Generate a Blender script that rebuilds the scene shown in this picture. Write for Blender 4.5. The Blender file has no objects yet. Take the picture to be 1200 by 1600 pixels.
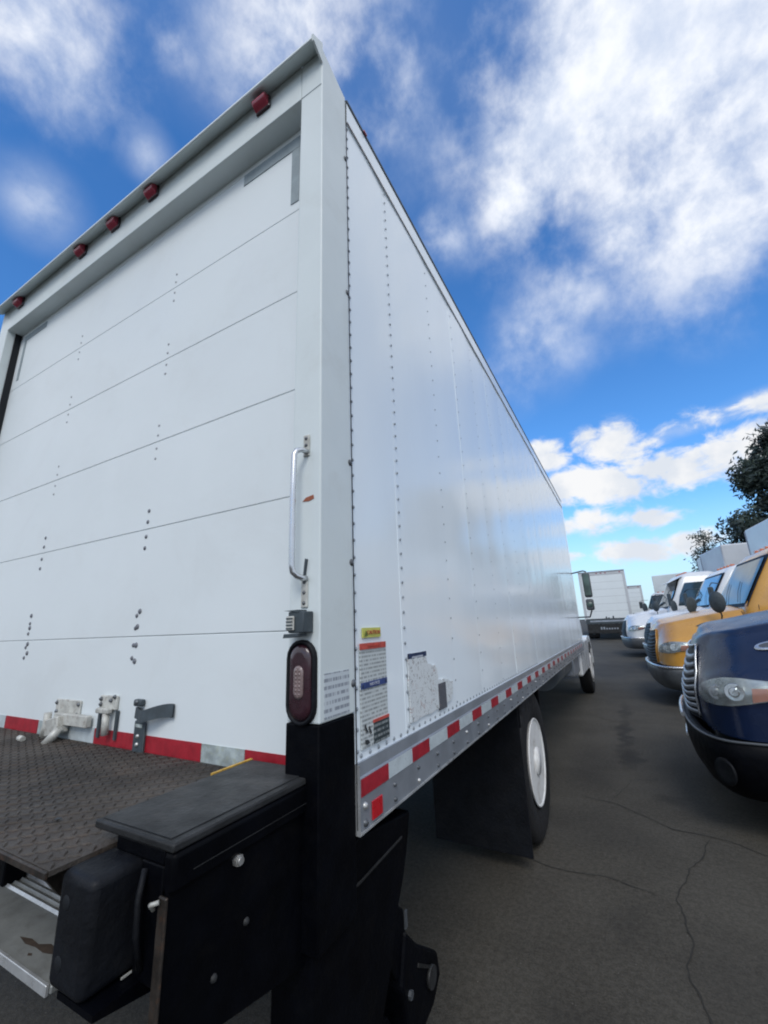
import bpy, bmesh, math, random
from mathutils import Vector, Matrix, noise
random.seed(7)
S = bpy.context.scene
COL = S.collection
rad = math.radians

# ------------------------------------------------------------------ camera
cam_d = bpy.data.cameras.new('camera'); cam = bpy.data.objects.new('camera', cam_d); COL.objects.link(cam)
RX = Vector((0.87323477, 0.48596354, -0.03606215)); UX = Vector((0.15928289, -0.21471118, 0.96360161)); WX = Vector((-0.4605323, 0.84719452, 0.26489894))
CAM = Vector((0.66973646, -0.87263656, 1.46725182))
m = Matrix((RX, UX, -WX)).transposed().to_4x4(); m.translation = CAM
cam.matrix_world = m
cam_d.sensor_fit = 'HORIZONTAL'; cam_d.sensor_width = 36; cam_d.lens = 651.887 / 1200 * 36
cam_d.clip_start = 0.02; cam_d.clip_end = 3000
S.camera = cam
S.render.resolution_x = 768; S.render.resolution_y = 1024

# ------------------------------------------------------------------ exposure, sun, sky
S.view_settings.view_transform = 'Standard'; S.view_settings.look = 'None'
S.view_settings.exposure = 0.55; S.view_settings.gamma = 1.0; S.view_settings.use_curve_mapping = False
SUN_EL, SUN_AZ = rad(45), rad(156)          # azimuth clockwise from +Y
sd = Vector((math.sin(SUN_AZ) * math.cos(SUN_EL), math.cos(SUN_AZ) * math.cos(SUN_EL), math.sin(SUN_EL)))
sl = bpy.data.lights.new('sun', 'SUN'); sl.energy = 1.05; sl.angle = rad(25); sl.color = (1.0, 0.96, 0.89)
so = bpy.data.objects.new('sun', sl); COL.objects.link(so); so.rotation_euler = sd.to_track_quat('Z', 'Y').to_euler()

W = bpy.data.worlds.new('World'); S.world = W; W.use_nodes = True
wt = W.node_tree; wn = wt.nodes; wl = wt.links; wn.clear()
def N(t, kind, **kw):
    n = t.nodes.new(kind)
    for k, v in kw.items(): setattr(n, k, v)
    return n
def math_n(t, op, a, b=None, c=None, clamp=False):
    n = t.nodes.new('ShaderNodeMath'); n.operation = op; n.use_clamp = clamp
    for i, v in enumerate((a, b, c)):
        if v is None: continue
        if isinstance(v, (int, float)): n.inputs[i].default_value = v
        else: t.links.new(v, n.inputs[i])
    return n.outputs[0]
def vmath(t, op, a, b=None):
    n = t.nodes.new('ShaderNodeVectorMath'); n.operation = op
    for i, v in enumerate((a, b)):
        if v is None: continue
        if isinstance(v, (tuple, Vector)): n.inputs[i].default_value = v
        else: t.links.new(v, n.inputs[i])
    return n
def maprange(t, v, a, b, c, d, mode='SMOOTHSTEP'):
    n = t.nodes.new('ShaderNodeMapRange'); n.interpolation_type = mode
    t.links.new(v, n.inputs[0])
    for i, x in enumerate((a, b, c, d)): n.inputs[i + 1].default_value = x
    return n.outputs[0]
def mixc(t, fac, a, b, mode='MIX'):
    n = t.nodes.new('ShaderNodeMix'); n.data_type = 'RGBA'; n.blend_type = mode
    for sock, v in ((n.inputs[0], fac), (n.inputs[6], a), (n.inputs[7], b)):
        if isinstance(v, (int, float)): sock.default_value = v
        elif isinstance(v, tuple): sock.default_value = v if len(v) == 4 else (*v, 1)
        else: t.links.new(v, sock)
    return n.outputs[2]
def noise_n(t, vec, scale, detail=4, rough=0.55, dist=0.0):
    n = t.nodes.new('ShaderNodeTexNoise'); n.inputs['Scale'].default_value = scale; n.inputs['Detail'].default_value = detail
    n.inputs['Roughness'].default_value = rough; n.inputs['Distortion'].default_value = dist
    if vec is not None: t.links.new(vec, n.inputs['Vector'])
    return n.outputs['Fac']

SKY_STRENGTH = 0.12
sky = N(wt, 'ShaderNodeTexSky', sky_type='NISHITA'); sky.sun_disc = False
sky.sun_elevation = SUN_EL; sky.sun_rotation = SUN_AZ; sky.air_density = 1.0; sky.dust_density = 0.4; sky.ozone_density = 2.2
tc = N(wt, 'ShaderNodeTexCoord')
dvec = vmath(wt, 'NORMALIZE', tc.outputs['Generated']).outputs[0]
sep = N(wt, 'ShaderNodeSeparateXYZ'); wl.new(dvec, sep.inputs[0])
zc = math_n(wt, 'MAXIMUM', sep.outputs[2], 0.0)
# cloud-layer coordinates: direction projected on a flat layer
inv = math_n(wt, 'DIVIDE', 1.0, math_n(wt, 'ADD', zc, 0.12))
comb = N(wt, 'ShaderNodeCombineXYZ')
wl.new(math_n(wt, 'MULTIPLY', sep.outputs[0], inv), comb.inputs[0]); wl.new(math_n(wt, 'MULTIPLY', sep.outputs[1], inv), comb.inputs[1])
wl.new(zc, comb.inputs[2])
lay = comb.outputs[0]
rot = N(wt, 'ShaderNodeVectorRotate', rotation_type='Z_AXIS'); rot.inputs['Angle'].default_value = rad(-35)
wl.new(lay, rot.inputs['Vector'])
stretch = vmath(wt, 'MULTIPLY', rot.outputs[0], (1.0, 0.82, 1.0)).outputs[0]
n_big = noise_n(wt, vmath(wt, 'MULTIPLY', dvec, (1.0, 1.0, 0.8)).outputs[0], 5.2, 7, 0.52, 0.0)
n_fine = noise_n(wt, vmath(wt, 'MULTIPLY', dvec, (1.0, 1.0, 0.8)).outputs[0], 13.0, 9, 0.60, 0.1)
n_cum = noise_n(wt, vmath(wt, 'MULTIPLY', dvec, (1.0, 1.0, 1.6)).outputs[0], 15.0, 6, 0.6, 0.3)
def px_dir(px, py):
    d = RX * ((px - 600) / 651.887) + UX * ((800 - py) / 651.887) + WX
    return d.normalized()
# cloud banks high up: (centre seen from the lot, angular radius, density)
HIGH = [(1010, 60, .40, 1.15), (1130, 230, .30, 1.15), (880, 180, .24, 1.1), (810, 310, .13, .95), (990, 310, .17, 1.0), (1150, 310, .14, .9),
        (900, 430, .15, .52), (850, 510, .15, .42), (800, 590, .12, .38), (470, 50, .20, .82), (590, 120, .16, .50), (45, 0, .17, .85),
        (110, 110, .08, .35), (55, 315, .05, .32), (270, 60, .06, .48), (230, 245, .04, .30), (690, 370, .08, .50), (640, 30, .2, .3)]
LOW = [(950, 692, .105, 1.9, 1.0), (990, 700, .07, 1.9, .7), (850, 718, .085, 1.5, 1.0), (900, 758, .19, 3.0, 1.0), (960, 752, .19, 3.0, 1.0), (1060, 735, .18, 3.0, 1.0), (1120, 715, .16, 2.4, 1.0),
       (1010, 760, .14, 3.0, .9), (900, 815, .20, 5.0, .75), (970, 812, .19, 5.0, .75), (1030, 808, .09, 2.6, .95), (985, 860, .11, 2.8, 1.0), (1040, 862, .08, 3.0, .7), (1085, 848, .07, 1.5, 1.0),
       (1120, 650, .22, 7, .50), (1190, 625, .16, 6, .50), (1200, 700, .18, 2.4, .9), (880, 870, .1, 5, .5)]
def blob(px, py, r, k, s, prev):
    c = px_dir(px, py)
    v = vmath(wt, 'SUBTRACT', dvec, tuple(c)).outputs[0]
    if k != 1: v = vmath(wt, 'MULTIPLY', v, (1, 1, k)).outputs[0]
    L = vmath(wt, 'LENGTH', v).outputs['Value']
    g = maprange(wt, L, 0.0, r, s, 0.0, 'SMOOTHSTEP')
    return g if prev is None else math_n(wt, 'MAXIMUM', prev, g)
mh = None
for (a, b, r, s) in HIGH: mh = blob(a, b, r * 1.15, 1, s, mh)
ml = None
for (a, b, r, k, s) in LOW: ml = blob(a, b, r * 1.1, k, s, ml)
# added broken cloud in the unseen sky, thickened to brighten the ambient light
cdot = vmath(wt, 'DOT_PRODUCT', dvec, tuple(WX)).outputs['Value']
away = maprange(wt, cdot, 0.60, 0.35, 0.0, 1.0)
gen = maprange(wt, noise_n(wt, stretch, 1.3, 3, 0.5), 0.36, 0.52, 0.3, 1.1)
mh = math_n(wt, 'MAXIMUM', mh, math_n(wt, 'MULTIPLY', gen, away))
nn = math_n(wt, 'ADD', math_n(wt, 'MULTIPLY', n_big, 0.60), math_n(wt, 'MULTIPLY', n_fine, 0.40))
hi = math_n(wt, 'ADD', mh, math_n(wt, 'MULTIPLY', math_n(wt, 'SUBTRACT', nn, 0.5), 2.9))
hi = maprange(wt, hi, 0.05, 1.15, 0.0, 1.0)
hi = math_n(wt, 'MULTIPLY', hi, math_n(wt, 'POWER', math_n(wt, 'MINIMUM', math_n(wt, 'MULTIPLY', mh, 1.25), 1.0), 0.7))
lo = math_n(wt, 'ADD', ml, math_n(wt, 'MULTIPLY', math_n(wt, 'SUBTRACT', n_cum, 0.5), 2.4))
lo = maprange(wt, lo, 0.14, 0.80, 0.0, 1.0)
lo = math_n(wt, 'MULTIPLY', lo, math_n(wt, 'MINIMUM', math_n(wt, 'MULTIPLY', ml, 3.0), 1.0))
# thin high veil
VEIL = [(1010, 690, .075, 4.0, .55), (1070, 668, .085, 4.0, .60), (1130, 648, .085, 4.0, .62), (1195, 622, .10, 4.0, .65), (840, 540, .15, 1, .50), (790, 600, .11, 1, .42), (900, 470, .10, 1, .40), (640, 120, .26, 1, .34), (700, 370, .10, 1, .45), (330, 40, .16, 1, .22), (60, 320, .09, 1, .42), (230, 240, .06, 1, .30), (1120, 120, .36, 1, .5), (90, 110, .10, 1, .30)]
mv = None
for (a, b, r, k, q_) in VEIL: mv = blob(a, b, r, k, q_, mv)
mv = math_n(wt, 'MAXIMUM', mv, math_n(wt, 'MULTIPLY', away, 0.35))
veil = math_n(wt, 'MULTIPLY', mv, maprange(wt, nn, 0.36, 0.62, 0.25, 1.25), clamp=True)
hsv = N(wt, 'ShaderNodeHueSaturation'); hsv.inputs['Saturation'].default_value = 1.22; hsv.inputs['Value'].default_value = 1.08
wl.new(sky.outputs[0], hsv.inputs['Color'])
tint = mixc(wt, 1.0, hsv.outputs[0], (0.74, 0.99, 1.18), 'MULTIPLY')
K = 1.0 / SKY_STRENGTH
shade = maprange(wt, n_fine, 0.3, 0.7, 0.0, 1.0)
hic = mixc(wt, shade, (0.44 * K, 0.50 * K, 0.62 * K), (0.68 * K, 0.70 * K, 0.74 * K))
sh2 = maprange(wt, noise_n(wt, dvec, 8.0, 5, 0.55), 0.38, 0.60, 0.0, 1.0)
loc = mixc(wt, sh2, (0.51 * K, 0.545 * K, 0.60 * K), (0.645 * K, 0.65 * K, 0.66 * K))
band = maprange(wt, zc, 0.0, 0.26, 0.88, 0.0)
c0 = mixc(wt, band, tint, (0.40 * K, 0.53 * K, 0.63 * K))
c1 = mixc(wt, hi, mixc(wt, veil, c0, (0.40 * K, 0.47 * K, 0.61 * K)), hic)
c2 = mixc(wt, lo, c1, loc)
bg = N(wt, 'ShaderNodeBackground'); bg.inputs['Strength'].default_value = SKY_STRENGTH; wl.new(c2, bg.inputs['Color'])
wo = N(wt, 'ShaderNodeOutputWorld'); wl.new(bg.outputs[0], wo.inputs['Surface'])

# ------------------------------------------------------------------ materials
def mat(name, color, rough=0.5, metal=0.0, var=0.0, vscale=6.0, bump=0.0, bscale=40.0, coat=0.0, dirt=None, dirt_amt=0.0, spec=0.5, stretch=None, trans=0.0):
    m = bpy.data.materials.new(name); m.use_nodes = True
    t = m.node_tree; b = t.nodes['Principled BSDF']
    b.inputs['Base Color'].default_value = (*color, 1); b.inputs['Roughness'].default_value = rough; b.inputs['Metallic'].default_value = metal
    b.inputs['Coat Weight'].default_value = coat; b.inputs['Coat Roughness'].default_value = 0.08; b.inputs['Specular IOR Level'].default_value = spec
    if trans: b.inputs['Transmission Weight'].default_value = trans
    geo = N(t, 'ShaderNodeTexCoord').outputs['Object']
    if stretch: geo = vmath(t, 'MULTIPLY', geo, stretch).outputs[0]
    c = (*color, 1)
    if var:
        f = maprange(t, noise_n(t, geo, vscale, 6, 0.6), 0.3, 0.7, 0, 1)
        c = mixc(t, f, tuple(x * (1 - var) for x in color), tuple(min(1, x * (1 + var)) for x in color))
        t.links.new(c, b.inputs['Base Color'])
        r = maprange(t, noise_n(t, geo, vscale * 2.3, 5, 0.6), 0.3, 0.7, rough * 0.85, min(1, rough * 1.2))
        t.links.new(r, b.inputs['Roughness'])
    if dirt:
        f = maprange(t, noise_n(t, geo, vscale * 1.7, 8, 0.7, 0.5), 0.48, 0.72, 0, dirt_amt)
        c = mixc(t, f, c, dirt); t.links.new(c, b.inputs['Base Color'])
    if bump:
        bn = N(t, 'ShaderNodeBump'); bn.inputs['Strength'].default_value = bump; bn.inputs['Distance'].default_value = 0.01
        t.links.new(noise_n(t, geo, bscale, 5, 0.6), bn.inputs['Height']); t.links.new(bn.outputs[0], b.inputs['Normal'])
    return m
MT = {}
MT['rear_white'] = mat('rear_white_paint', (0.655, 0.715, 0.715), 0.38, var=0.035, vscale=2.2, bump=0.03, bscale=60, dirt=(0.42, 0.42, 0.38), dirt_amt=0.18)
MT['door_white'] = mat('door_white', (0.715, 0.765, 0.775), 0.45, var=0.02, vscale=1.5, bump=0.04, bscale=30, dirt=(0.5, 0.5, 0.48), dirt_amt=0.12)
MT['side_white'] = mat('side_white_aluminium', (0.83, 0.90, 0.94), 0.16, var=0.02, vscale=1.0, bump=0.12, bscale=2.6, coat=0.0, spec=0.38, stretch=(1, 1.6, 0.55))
MT['rail'] = mat('rail_grey_aluminium', (0.36, 0.39, 0.43), 0.38, 0.55, var=0.12, vscale=6, bump=0.05, bscale=50)
MT['rail_light'] = mat('rail_worn_aluminium', (0.52, 0.53, 0.54), 0.35, 0.5, var=0.12, vscale=8)
MT['rust_rail'] = mat('rail_with_rust_specks', (0.42, 0.38, 0.36), 0.55, 0.2, var=0.3, vscale=30, dirt=(0.30, 0.11, 0.06), dirt_amt=0.8)
MT['rivet'] = mat('rivet_grey', (0.30, 0.335, 0.37), 0.5, 0.3, var=0.2, vscale=40)
MT['bolt'] = mat('bolt_dark', (0.12, 0.13, 0.14), 0.45, 0.5, var=0.3, vscale=40)
MT['zinc'] = mat('zinc_bolt', (0.5, 0.5, 0.48), 0.4, 0.7, var=0.2, vscale=60)
MT['black'] = mat('black_steel_paint', (0.0012, 0.0016, 0.0030), 0.5, var=0.35, vscale=9, bump=0.25, bscale=25, dirt=(0.006, 0.0055, 0.0055), dirt_amt=0.35, spec=0.08)
MT['black_plate'] = mat('worn_black_plate', (0.021, 0.022, 0.023), 0.5, var=0.4, vscale=7, bump=0.2, bscale=90, dirt=(0.045, 0.042, 0.038), dirt_amt=0.5, spec=0.3)
MT['black_rub'] = mat('black_rubber', (0.005, 0.006, 0.0085), 0.55, var=0.3, vscale=9, bump=0.25, bscale=60, dirt=(0.013, 0.013, 0.014), dirt_amt=0.5, spec=0.22)
MT['tyre'] = mat('tyre_rubber', (0.007, 0.007, 0.008), 0.75, var=0.3, vscale=9, bump=0.2, bscale=60)
MT['gasket'] = mat('black_gasket', (0.010, 0.012, 0.015), 0.6, spec=0.3)
MT['seam_grey'] = mat('grey_seam_filler', (0.46, 0.49, 0.51), 0.7)
MT['edge_worn'] = mat('scraped_edge_steel', (0.035, 0.029, 0.024), 0.5, 0.3, var=0.5, vscale=40, dirt=(0.09, 0.045, 0.025), dirt_amt=0.7)
MT['tread'] = mat('worn_tread_steel', (0.052, 0.044, 0.037), 0.62, 0.15, var=0.40, vscale=5, bump=0.5, bscale=70, dirt=(0.080, 0.056, 0.040), dirt_amt=0.6)
MT['alum'] = mat('platform_aluminium', (0.30, 0.315, 0.31), 0.45, 0.25, var=0.2, vscale=6, bump=0.1, bscale=70, dirt=(0.13, 0.125, 0.11), dirt_amt=0.4)
MT['alum_bright'] = mat('bright_aluminium_edge', (0.55, 0.57, 0.58), 0.3, 0.5, var=0.2, vscale=12)
MT['dried'] = mat('dried_brown_mud', (0.05, 0.035, 0.025), 0.9, var=0.3, vscale=30)
MT['yellow'] = mat('yellow_edge_paint', (0.55, 0.33, 0.05), 0.55, var=0.25, vscale=40)
MT['red_tape'] = mat('red_reflective_tape', (0.34, 0.018, 0.03), 0.34, var=0.18, vscale=25, bump=0.1, bscale=160)
MT['red_tape2'] = mat('bright_red_reflector', (0.50, 0.012, 0.02), 0.3, var=0.1, vscale=30)
MT['white_tape'] = mat('white_reflective_tape', (0.50, 0.56, 0.58), 0.32, var=0.10, vscale=25, bump=0.1, bscale=160)
MT['worn_tape'] = mat('worn_silver_tape', (0.42, 0.48, 0.48), 0.35, 0.15, var=0.35, vscale=22, dirt=(0.45, 0.46, 0.25), dirt_amt=0.5)
MT['red_lens'] = mat('red_lens', (0.30, 0.03, 0.055), 0.22, var=0.15, vscale=30, coat=0.6)
MT['red_dark'] = mat('dark_red_lens', (0.030, 0.007, 0.013), 0.30, var=0.2, vscale=30, coat=0.8)
MT['pink_lens'] = mat('reverse_lamp_lens', (0.20, 0.145, 0.14), 0.3, var=0.15, vscale=60, coat=0.6)
MT['chrome'] = mat('chrome', (0.58, 0.60, 0.62), 0.27, 0.9, var=0.08, vscale=8)
MT['galv'] = mat('galvanised_latch', (0.50, 0.50, 0.46), 0.5, 0.15, var=0.2, vscale=25, dirt=(0.16, 0.11, 0.07), dirt_amt=0.6)
MT['strap'] = mat('dark_strap', (0.045, 0.06, 0.07), 0.6, var=0.2, vscale=25)
MT['rust'] = mat('rust_streak', (0.30, 0.10, 0.055), 0.8, var=0.3, vscale=60)
MT['rim'] = mat('white_rim', (0.80, 0.80, 0.78), 0.42, var=0.05, vscale=5, dirt=(0.36, 0.32, 0.27), dirt_amt=0.6)
MT['cab_white'] = mat('cab_white_paint', (0.68, 0.70, 0.71), 0.28, var=0.03, vscale=2, coat=0.4)
MT['box_white'] = mat('white_box_panel', (0.66, 0.70, 0.70), 0.35, var=0.05, vscale=1.2)
MT['box_dim'] = mat('grey_white_box_panel', (0.50, 0.52, 0.54), 0.4, var=0.07, vscale=1.2)
MT['grey_skirt'] = mat('grey_tank_metal', (0.20, 0.22, 0.235), 0.4, 0.4, var=0.15, vscale=5)
MT['blue'] = mat('dark_blue_truck_paint', (0.0045, 0.0125, 0.042), 0.28, var=0.12, vscale=2.0, coat=0.12, dirt=(0.012, 0.02, 0.05), dirt_amt=0.3, spec=0.4)
MT['yel'] = mat('yellow_truck_paint', (0.56, 0.285, 0.05), 0.30, var=0.07, vscale=2.0, coat=0.5)
MT['glass'] = mat('windscreen_glass', (0.015, 0.035, 0.045), 0.06, var=0.3, vscale=3, coat=0.6)
MT['glass_l'] = mat('tinted_windscreen_glass', (0.075, 0.115, 0.105), 0.10, var=0.5, vscale=2.6, coat=0.0, spec=0.4)
MT['lamp_house'] = mat('lamp_reflector', (0.30, 0.33, 0.33), 0.22, 0.7, var=0.35, vscale=18, coat=0.5)
MT['lamp_bowl'] = mat('lamp_bowl_chrome', (0.62, 0.65, 0.66), 0.18, 0.9, var=0.2, vscale=20)
MT['orange'] = mat('orange_indicator', (0.52, 0.16, 0.075), 0.25, coat=0.6)
MT['bump_grey'] = mat('painted_grey_bumper', (0.075, 0.083, 0.092), 0.4, 0.2, var=0.12, vscale=4)
MT['bark'] = mat('bark', (0.05, 0.038, 0.03), 0.9, var=0.3, vscale=10, bump=0.6, bscale=12)
MT['leafs'] = [mat('leaf_a', (0.035, 0.056, 0.048), 0.6, var=0.3, vscale=1.5), mat('leaf_b', (0.055, 0.078, 0.064), 0.6, var=0.3, vscale=1.5), mat('leaf_c', (0.024, 0.038, 0.036), 0.6)]
lens = bpy.data.materials.new('clear_lamp_glass'); lens.use_nodes = True
_b = lens.node_tree.nodes['Principled BSDF']; _b.inputs['Transmission Weight'].default_value = 0.9; _b.inputs['Roughness'].default_value = 0.12; _b.inputs['IOR'].default_value = 1.25
_b.inputs['Base Color'].default_value = (0.80, 0.84, 0.84, 1)
MT['lens'] = lens

def label_mat(name, base, ink, lines, axis_len, tilt=0.0, ragged=3.0):
    """paper label with rows of fine print too small to read"""
    m = bpy.data.materials.new(name); m.use_nodes = True; t = m.node_tree; b = t.nodes['Principled BSDF']; b.inputs['Roughness'].default_value = 0.45
    co = N(t, 'ShaderNodeTexCoord').outputs['Object']; s = N(t, 'ShaderNodeSeparateXYZ'); t.links.new(co, s.inputs[0])
    row = math_n(t, 'FRACT', math_n(t, 'MULTIPLY', s.outputs[2], lines / axis_len))
    rowm = maprange(t, row, 0.45, 0.60, 0, 1)
    comb = N(t, 'ShaderNodeCombineXYZ'); t.links.new(math_n(t, 'MULTIPLY', s.outputs[1], 160.0), comb.inputs[0])
    t.links.new(math_n(t, 'MULTIPLY', math_n(t, 'FLOOR', math_n(t, 'MULTIPLY', s.outputs[2], lines / axis_len)), 7.3), comb.inputs[1])
    w = maprange(t, noise_n(t, comb.outputs[0], 1.2, 2), 0.40, 0.52, 0, 1)
    f = math_n(t, 'MULTIPLY', math_n(t, 'MULTIPLY', rowm, w), 0.75)
    t.links.new(mixc(t, f, base, ink), b.inputs['Base Color'])
    return m
def peeled_mat(name, base, ink, scale=70, lo=.57, hi=.63):
    m = bpy.data.materials.new(name); m.use_nodes = True; t = m.node_tree; b = t.nodes['Principled BSDF']; b.inputs['Roughness'].default_value = 0.5
    co = N(t, 'ShaderNodeTexCoord').outputs['Object']
    f = maprange(t, noise_n(t, co, scale, 4, 0.6, 1.5), lo, hi, 0, 0.85)
    c = mixc(t, f, base, ink)
    g = maprange(t, noise_n(t, co, scale * .37, 4, 0.6, 1.0), .62, .66, 0, 0.6)
    t.links.new(mixc(t, g, c, (0.35, 0.2, 0.17)), b.inputs['Base Color'])
    return m
MT['print'] = label_mat('label_fine_print', (0.56, 0.60, 0.60), (0.18, 0.20, 0.20), 9, 0.10)
MT['print_sparse'] = label_mat('label_sparse_print', (0.56, 0.61, 0.64), (0.16, 0.18, 0.22), 6, 0.105)
MT['peel'] = peeled_mat('peeled_decal_residue', (0.68, 0.72, 0.73), (0.20, 0.19, 0.18))
MT['dark_print'] = label_mat('dark_label_print', (0.035, 0.05, 0.055), (0.32, 0.35, 0.35), 7, 0.10)
MT['grey_block'] = peeled_mat('grey_barcode_block', (0.09, 0.095, 0.11), (0.22, 0.22, 0.24), 160)
MT['dec_yellow'] = mat('label_yellow', (0.55, 0.56, 0.13), 0.5, var=0.1, vscale=40)
MT['dec_red'] = mat('label_red', (0.50, 0.08, 0.06), 0.5, var=0.15, vscale=40)
MT['dec_blue'] = mat('label_blue', (0.035, 0.06, 0.19), 0.5, var=0.2, vscale=40)
MT['dec_dkblue'] = mat('label_dark_blue', (0.02, 0.035, 0.09), 0.5, var=0.2, vscale=60)
MT['ink'] = mat('label_ink', (0.03, 0.035, 0.04), 0.6)
MT['ink_green'] = mat('label_ink_dark_olive', (0.12, 0.15, 0.03), 0.6)
MT['ink_red'] = mat('label_ink_red', (0.42, 0.08, 0.05), 0.6)
MT['ink_pale'] = mat('label_ink_pale', (0.45, 0.48, 0.55), 0.6)
MT['ink_white'] = mat('label_ink_white', (0.6, 0.6, 0.6), 0.6)
MT['screw'] = mat('screw_head', (0.16, 0.17, 0.19), 0.5, 0.2)
MT['screw_pale'] = mat('pale_screw_head', (0.40, 0.42, 0.44), 0.5, 0.2)

# asphalt
def asphalt():
    m = bpy.data.materials.new('asphalt'); m.use_nodes = True; t = m.node_tree; b = t.nodes['Principled BSDF']
    co = N(t, 'ShaderNodeTexCoord').outputs['Object']
    big = maprange(t, noise_n(t, co, 1.4, 7, 0.65), 0.35, 0.65, 0, 1)
    grain = maprange(t, math_n(t, 'ADD', math_n(t, 'MULTIPLY', noise_n(t, co, 110, 3, 0.7), 0.5), math_n(t, 'MULTIPLY', noise_n(t, co, 38, 4, 0.7), 0.5)), 0.38, 0.62, 0, 1)
    c = mixc(t, big, (0.047, 0.041, 0.031), (0.074, 0.066, 0.052))
    c = mixc(t, math_n(t, 'MULTIPLY', grain, 0.75), mixc(t, 0.45, c, (0.026, 0.024, 0.020)), mixc(t, 0.4, c, (0.140, 0.130, 0.110)))
    # pale aggregate specks
    v = N(t, 'ShaderNodeTexVoronoi'); v.inputs['Scale'].default_value = 38; t.links.new(co, v.inputs['Vector'])
    sp = maprange(t, v.outputs['Distance'], 0.05, 0.13, 1, 0)
    sp = math_n(t, 'MULTIPLY', sp, maprange(t, noise_n(t, co, 17, 2), 0.56, 0.66, 0, 0.8))
    c = mixc(t, sp, c, (0.24, 0.225, 0.20))
    # oil stains
    dist = vmath(t, 'ADD', co, None)
    wob = N(t, 'ShaderNodeTexNoise'); wob.inputs['Scale'].default_value = 4.5; wob.inputs['Detail'].default_value = 5; t.links.new(co, wob.inputs['Vector'])
    off = vmath(t, 'SCALE', vmath(t, 'SUBTRACT', wob.outputs['Color'], (0.5, 0.5, 0.5)).outputs[0]); off.inputs['Scale'].default_value = 0.35
    cc = vmath(t, 'ADD', co, off.outputs[0]).outputs[0]
    st = None
    for (x, y, rx, ry, s) in [(1.0, 1.2, .18, .12, .3), (.45, 1.9, .12, .2, .25), (.15, 4.4, .3, .8, .3), (.75, 3.7, .15, .15, .35), (.3, .6, .3, .2, .25), (0.44, 5.9, 0.10, 1.0, .62), (0.47, 4.85, .15, .45, .60), (.45, 7.4, .10, .8, .45), (0.2, 2.9, .5, .4, .22), (.9, 1.7, .3, .4, .25), (.1, 9.5, .6, 1.2, .25), (.35, 1.1, .25, .25, .28), (.2, 13, .7, 2.5, .3), (-.9, -1.2, .6, .4, .3)]:
        v1 = vmath(t, 'MULTIPLY', vmath(t, 'SUBTRACT', cc, (x, y, 0)).outputs[0], (1 / rx, 1 / ry, 0)).outputs[0]
        g = maprange(t, vmath(t, 'LENGTH', v1).outputs['Value'], 0.25, 1.25, s, 0)
        st = g if st is None else math_n(t, 'MAXIMUM', st, g)
    c = mixc(t, st, c, (0.012, 0.011, 0.011))
    t.links.new(c, b.inputs['Base Color']); b.inputs['Roughness'].default_value = 0.86; b.inputs['Specular IOR Level'].default_value = 0.3
    bn = N(t, 'ShaderNodeBump'); bn.inputs['Strength'].default_value = 0.7; bn.inputs['Distance'].default_value = 0.006
    t.links.new(noise_n(t, co, 110, 4, 0.7), bn.inputs['Height']); t.links.new(bn.outputs[0], b.inputs['Normal'])
    return m
MT['asphalt'] = asphalt()
MT['crack'] = mat('dark_crack', (0.026, 0.024, 0.020), 0.95)

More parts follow.
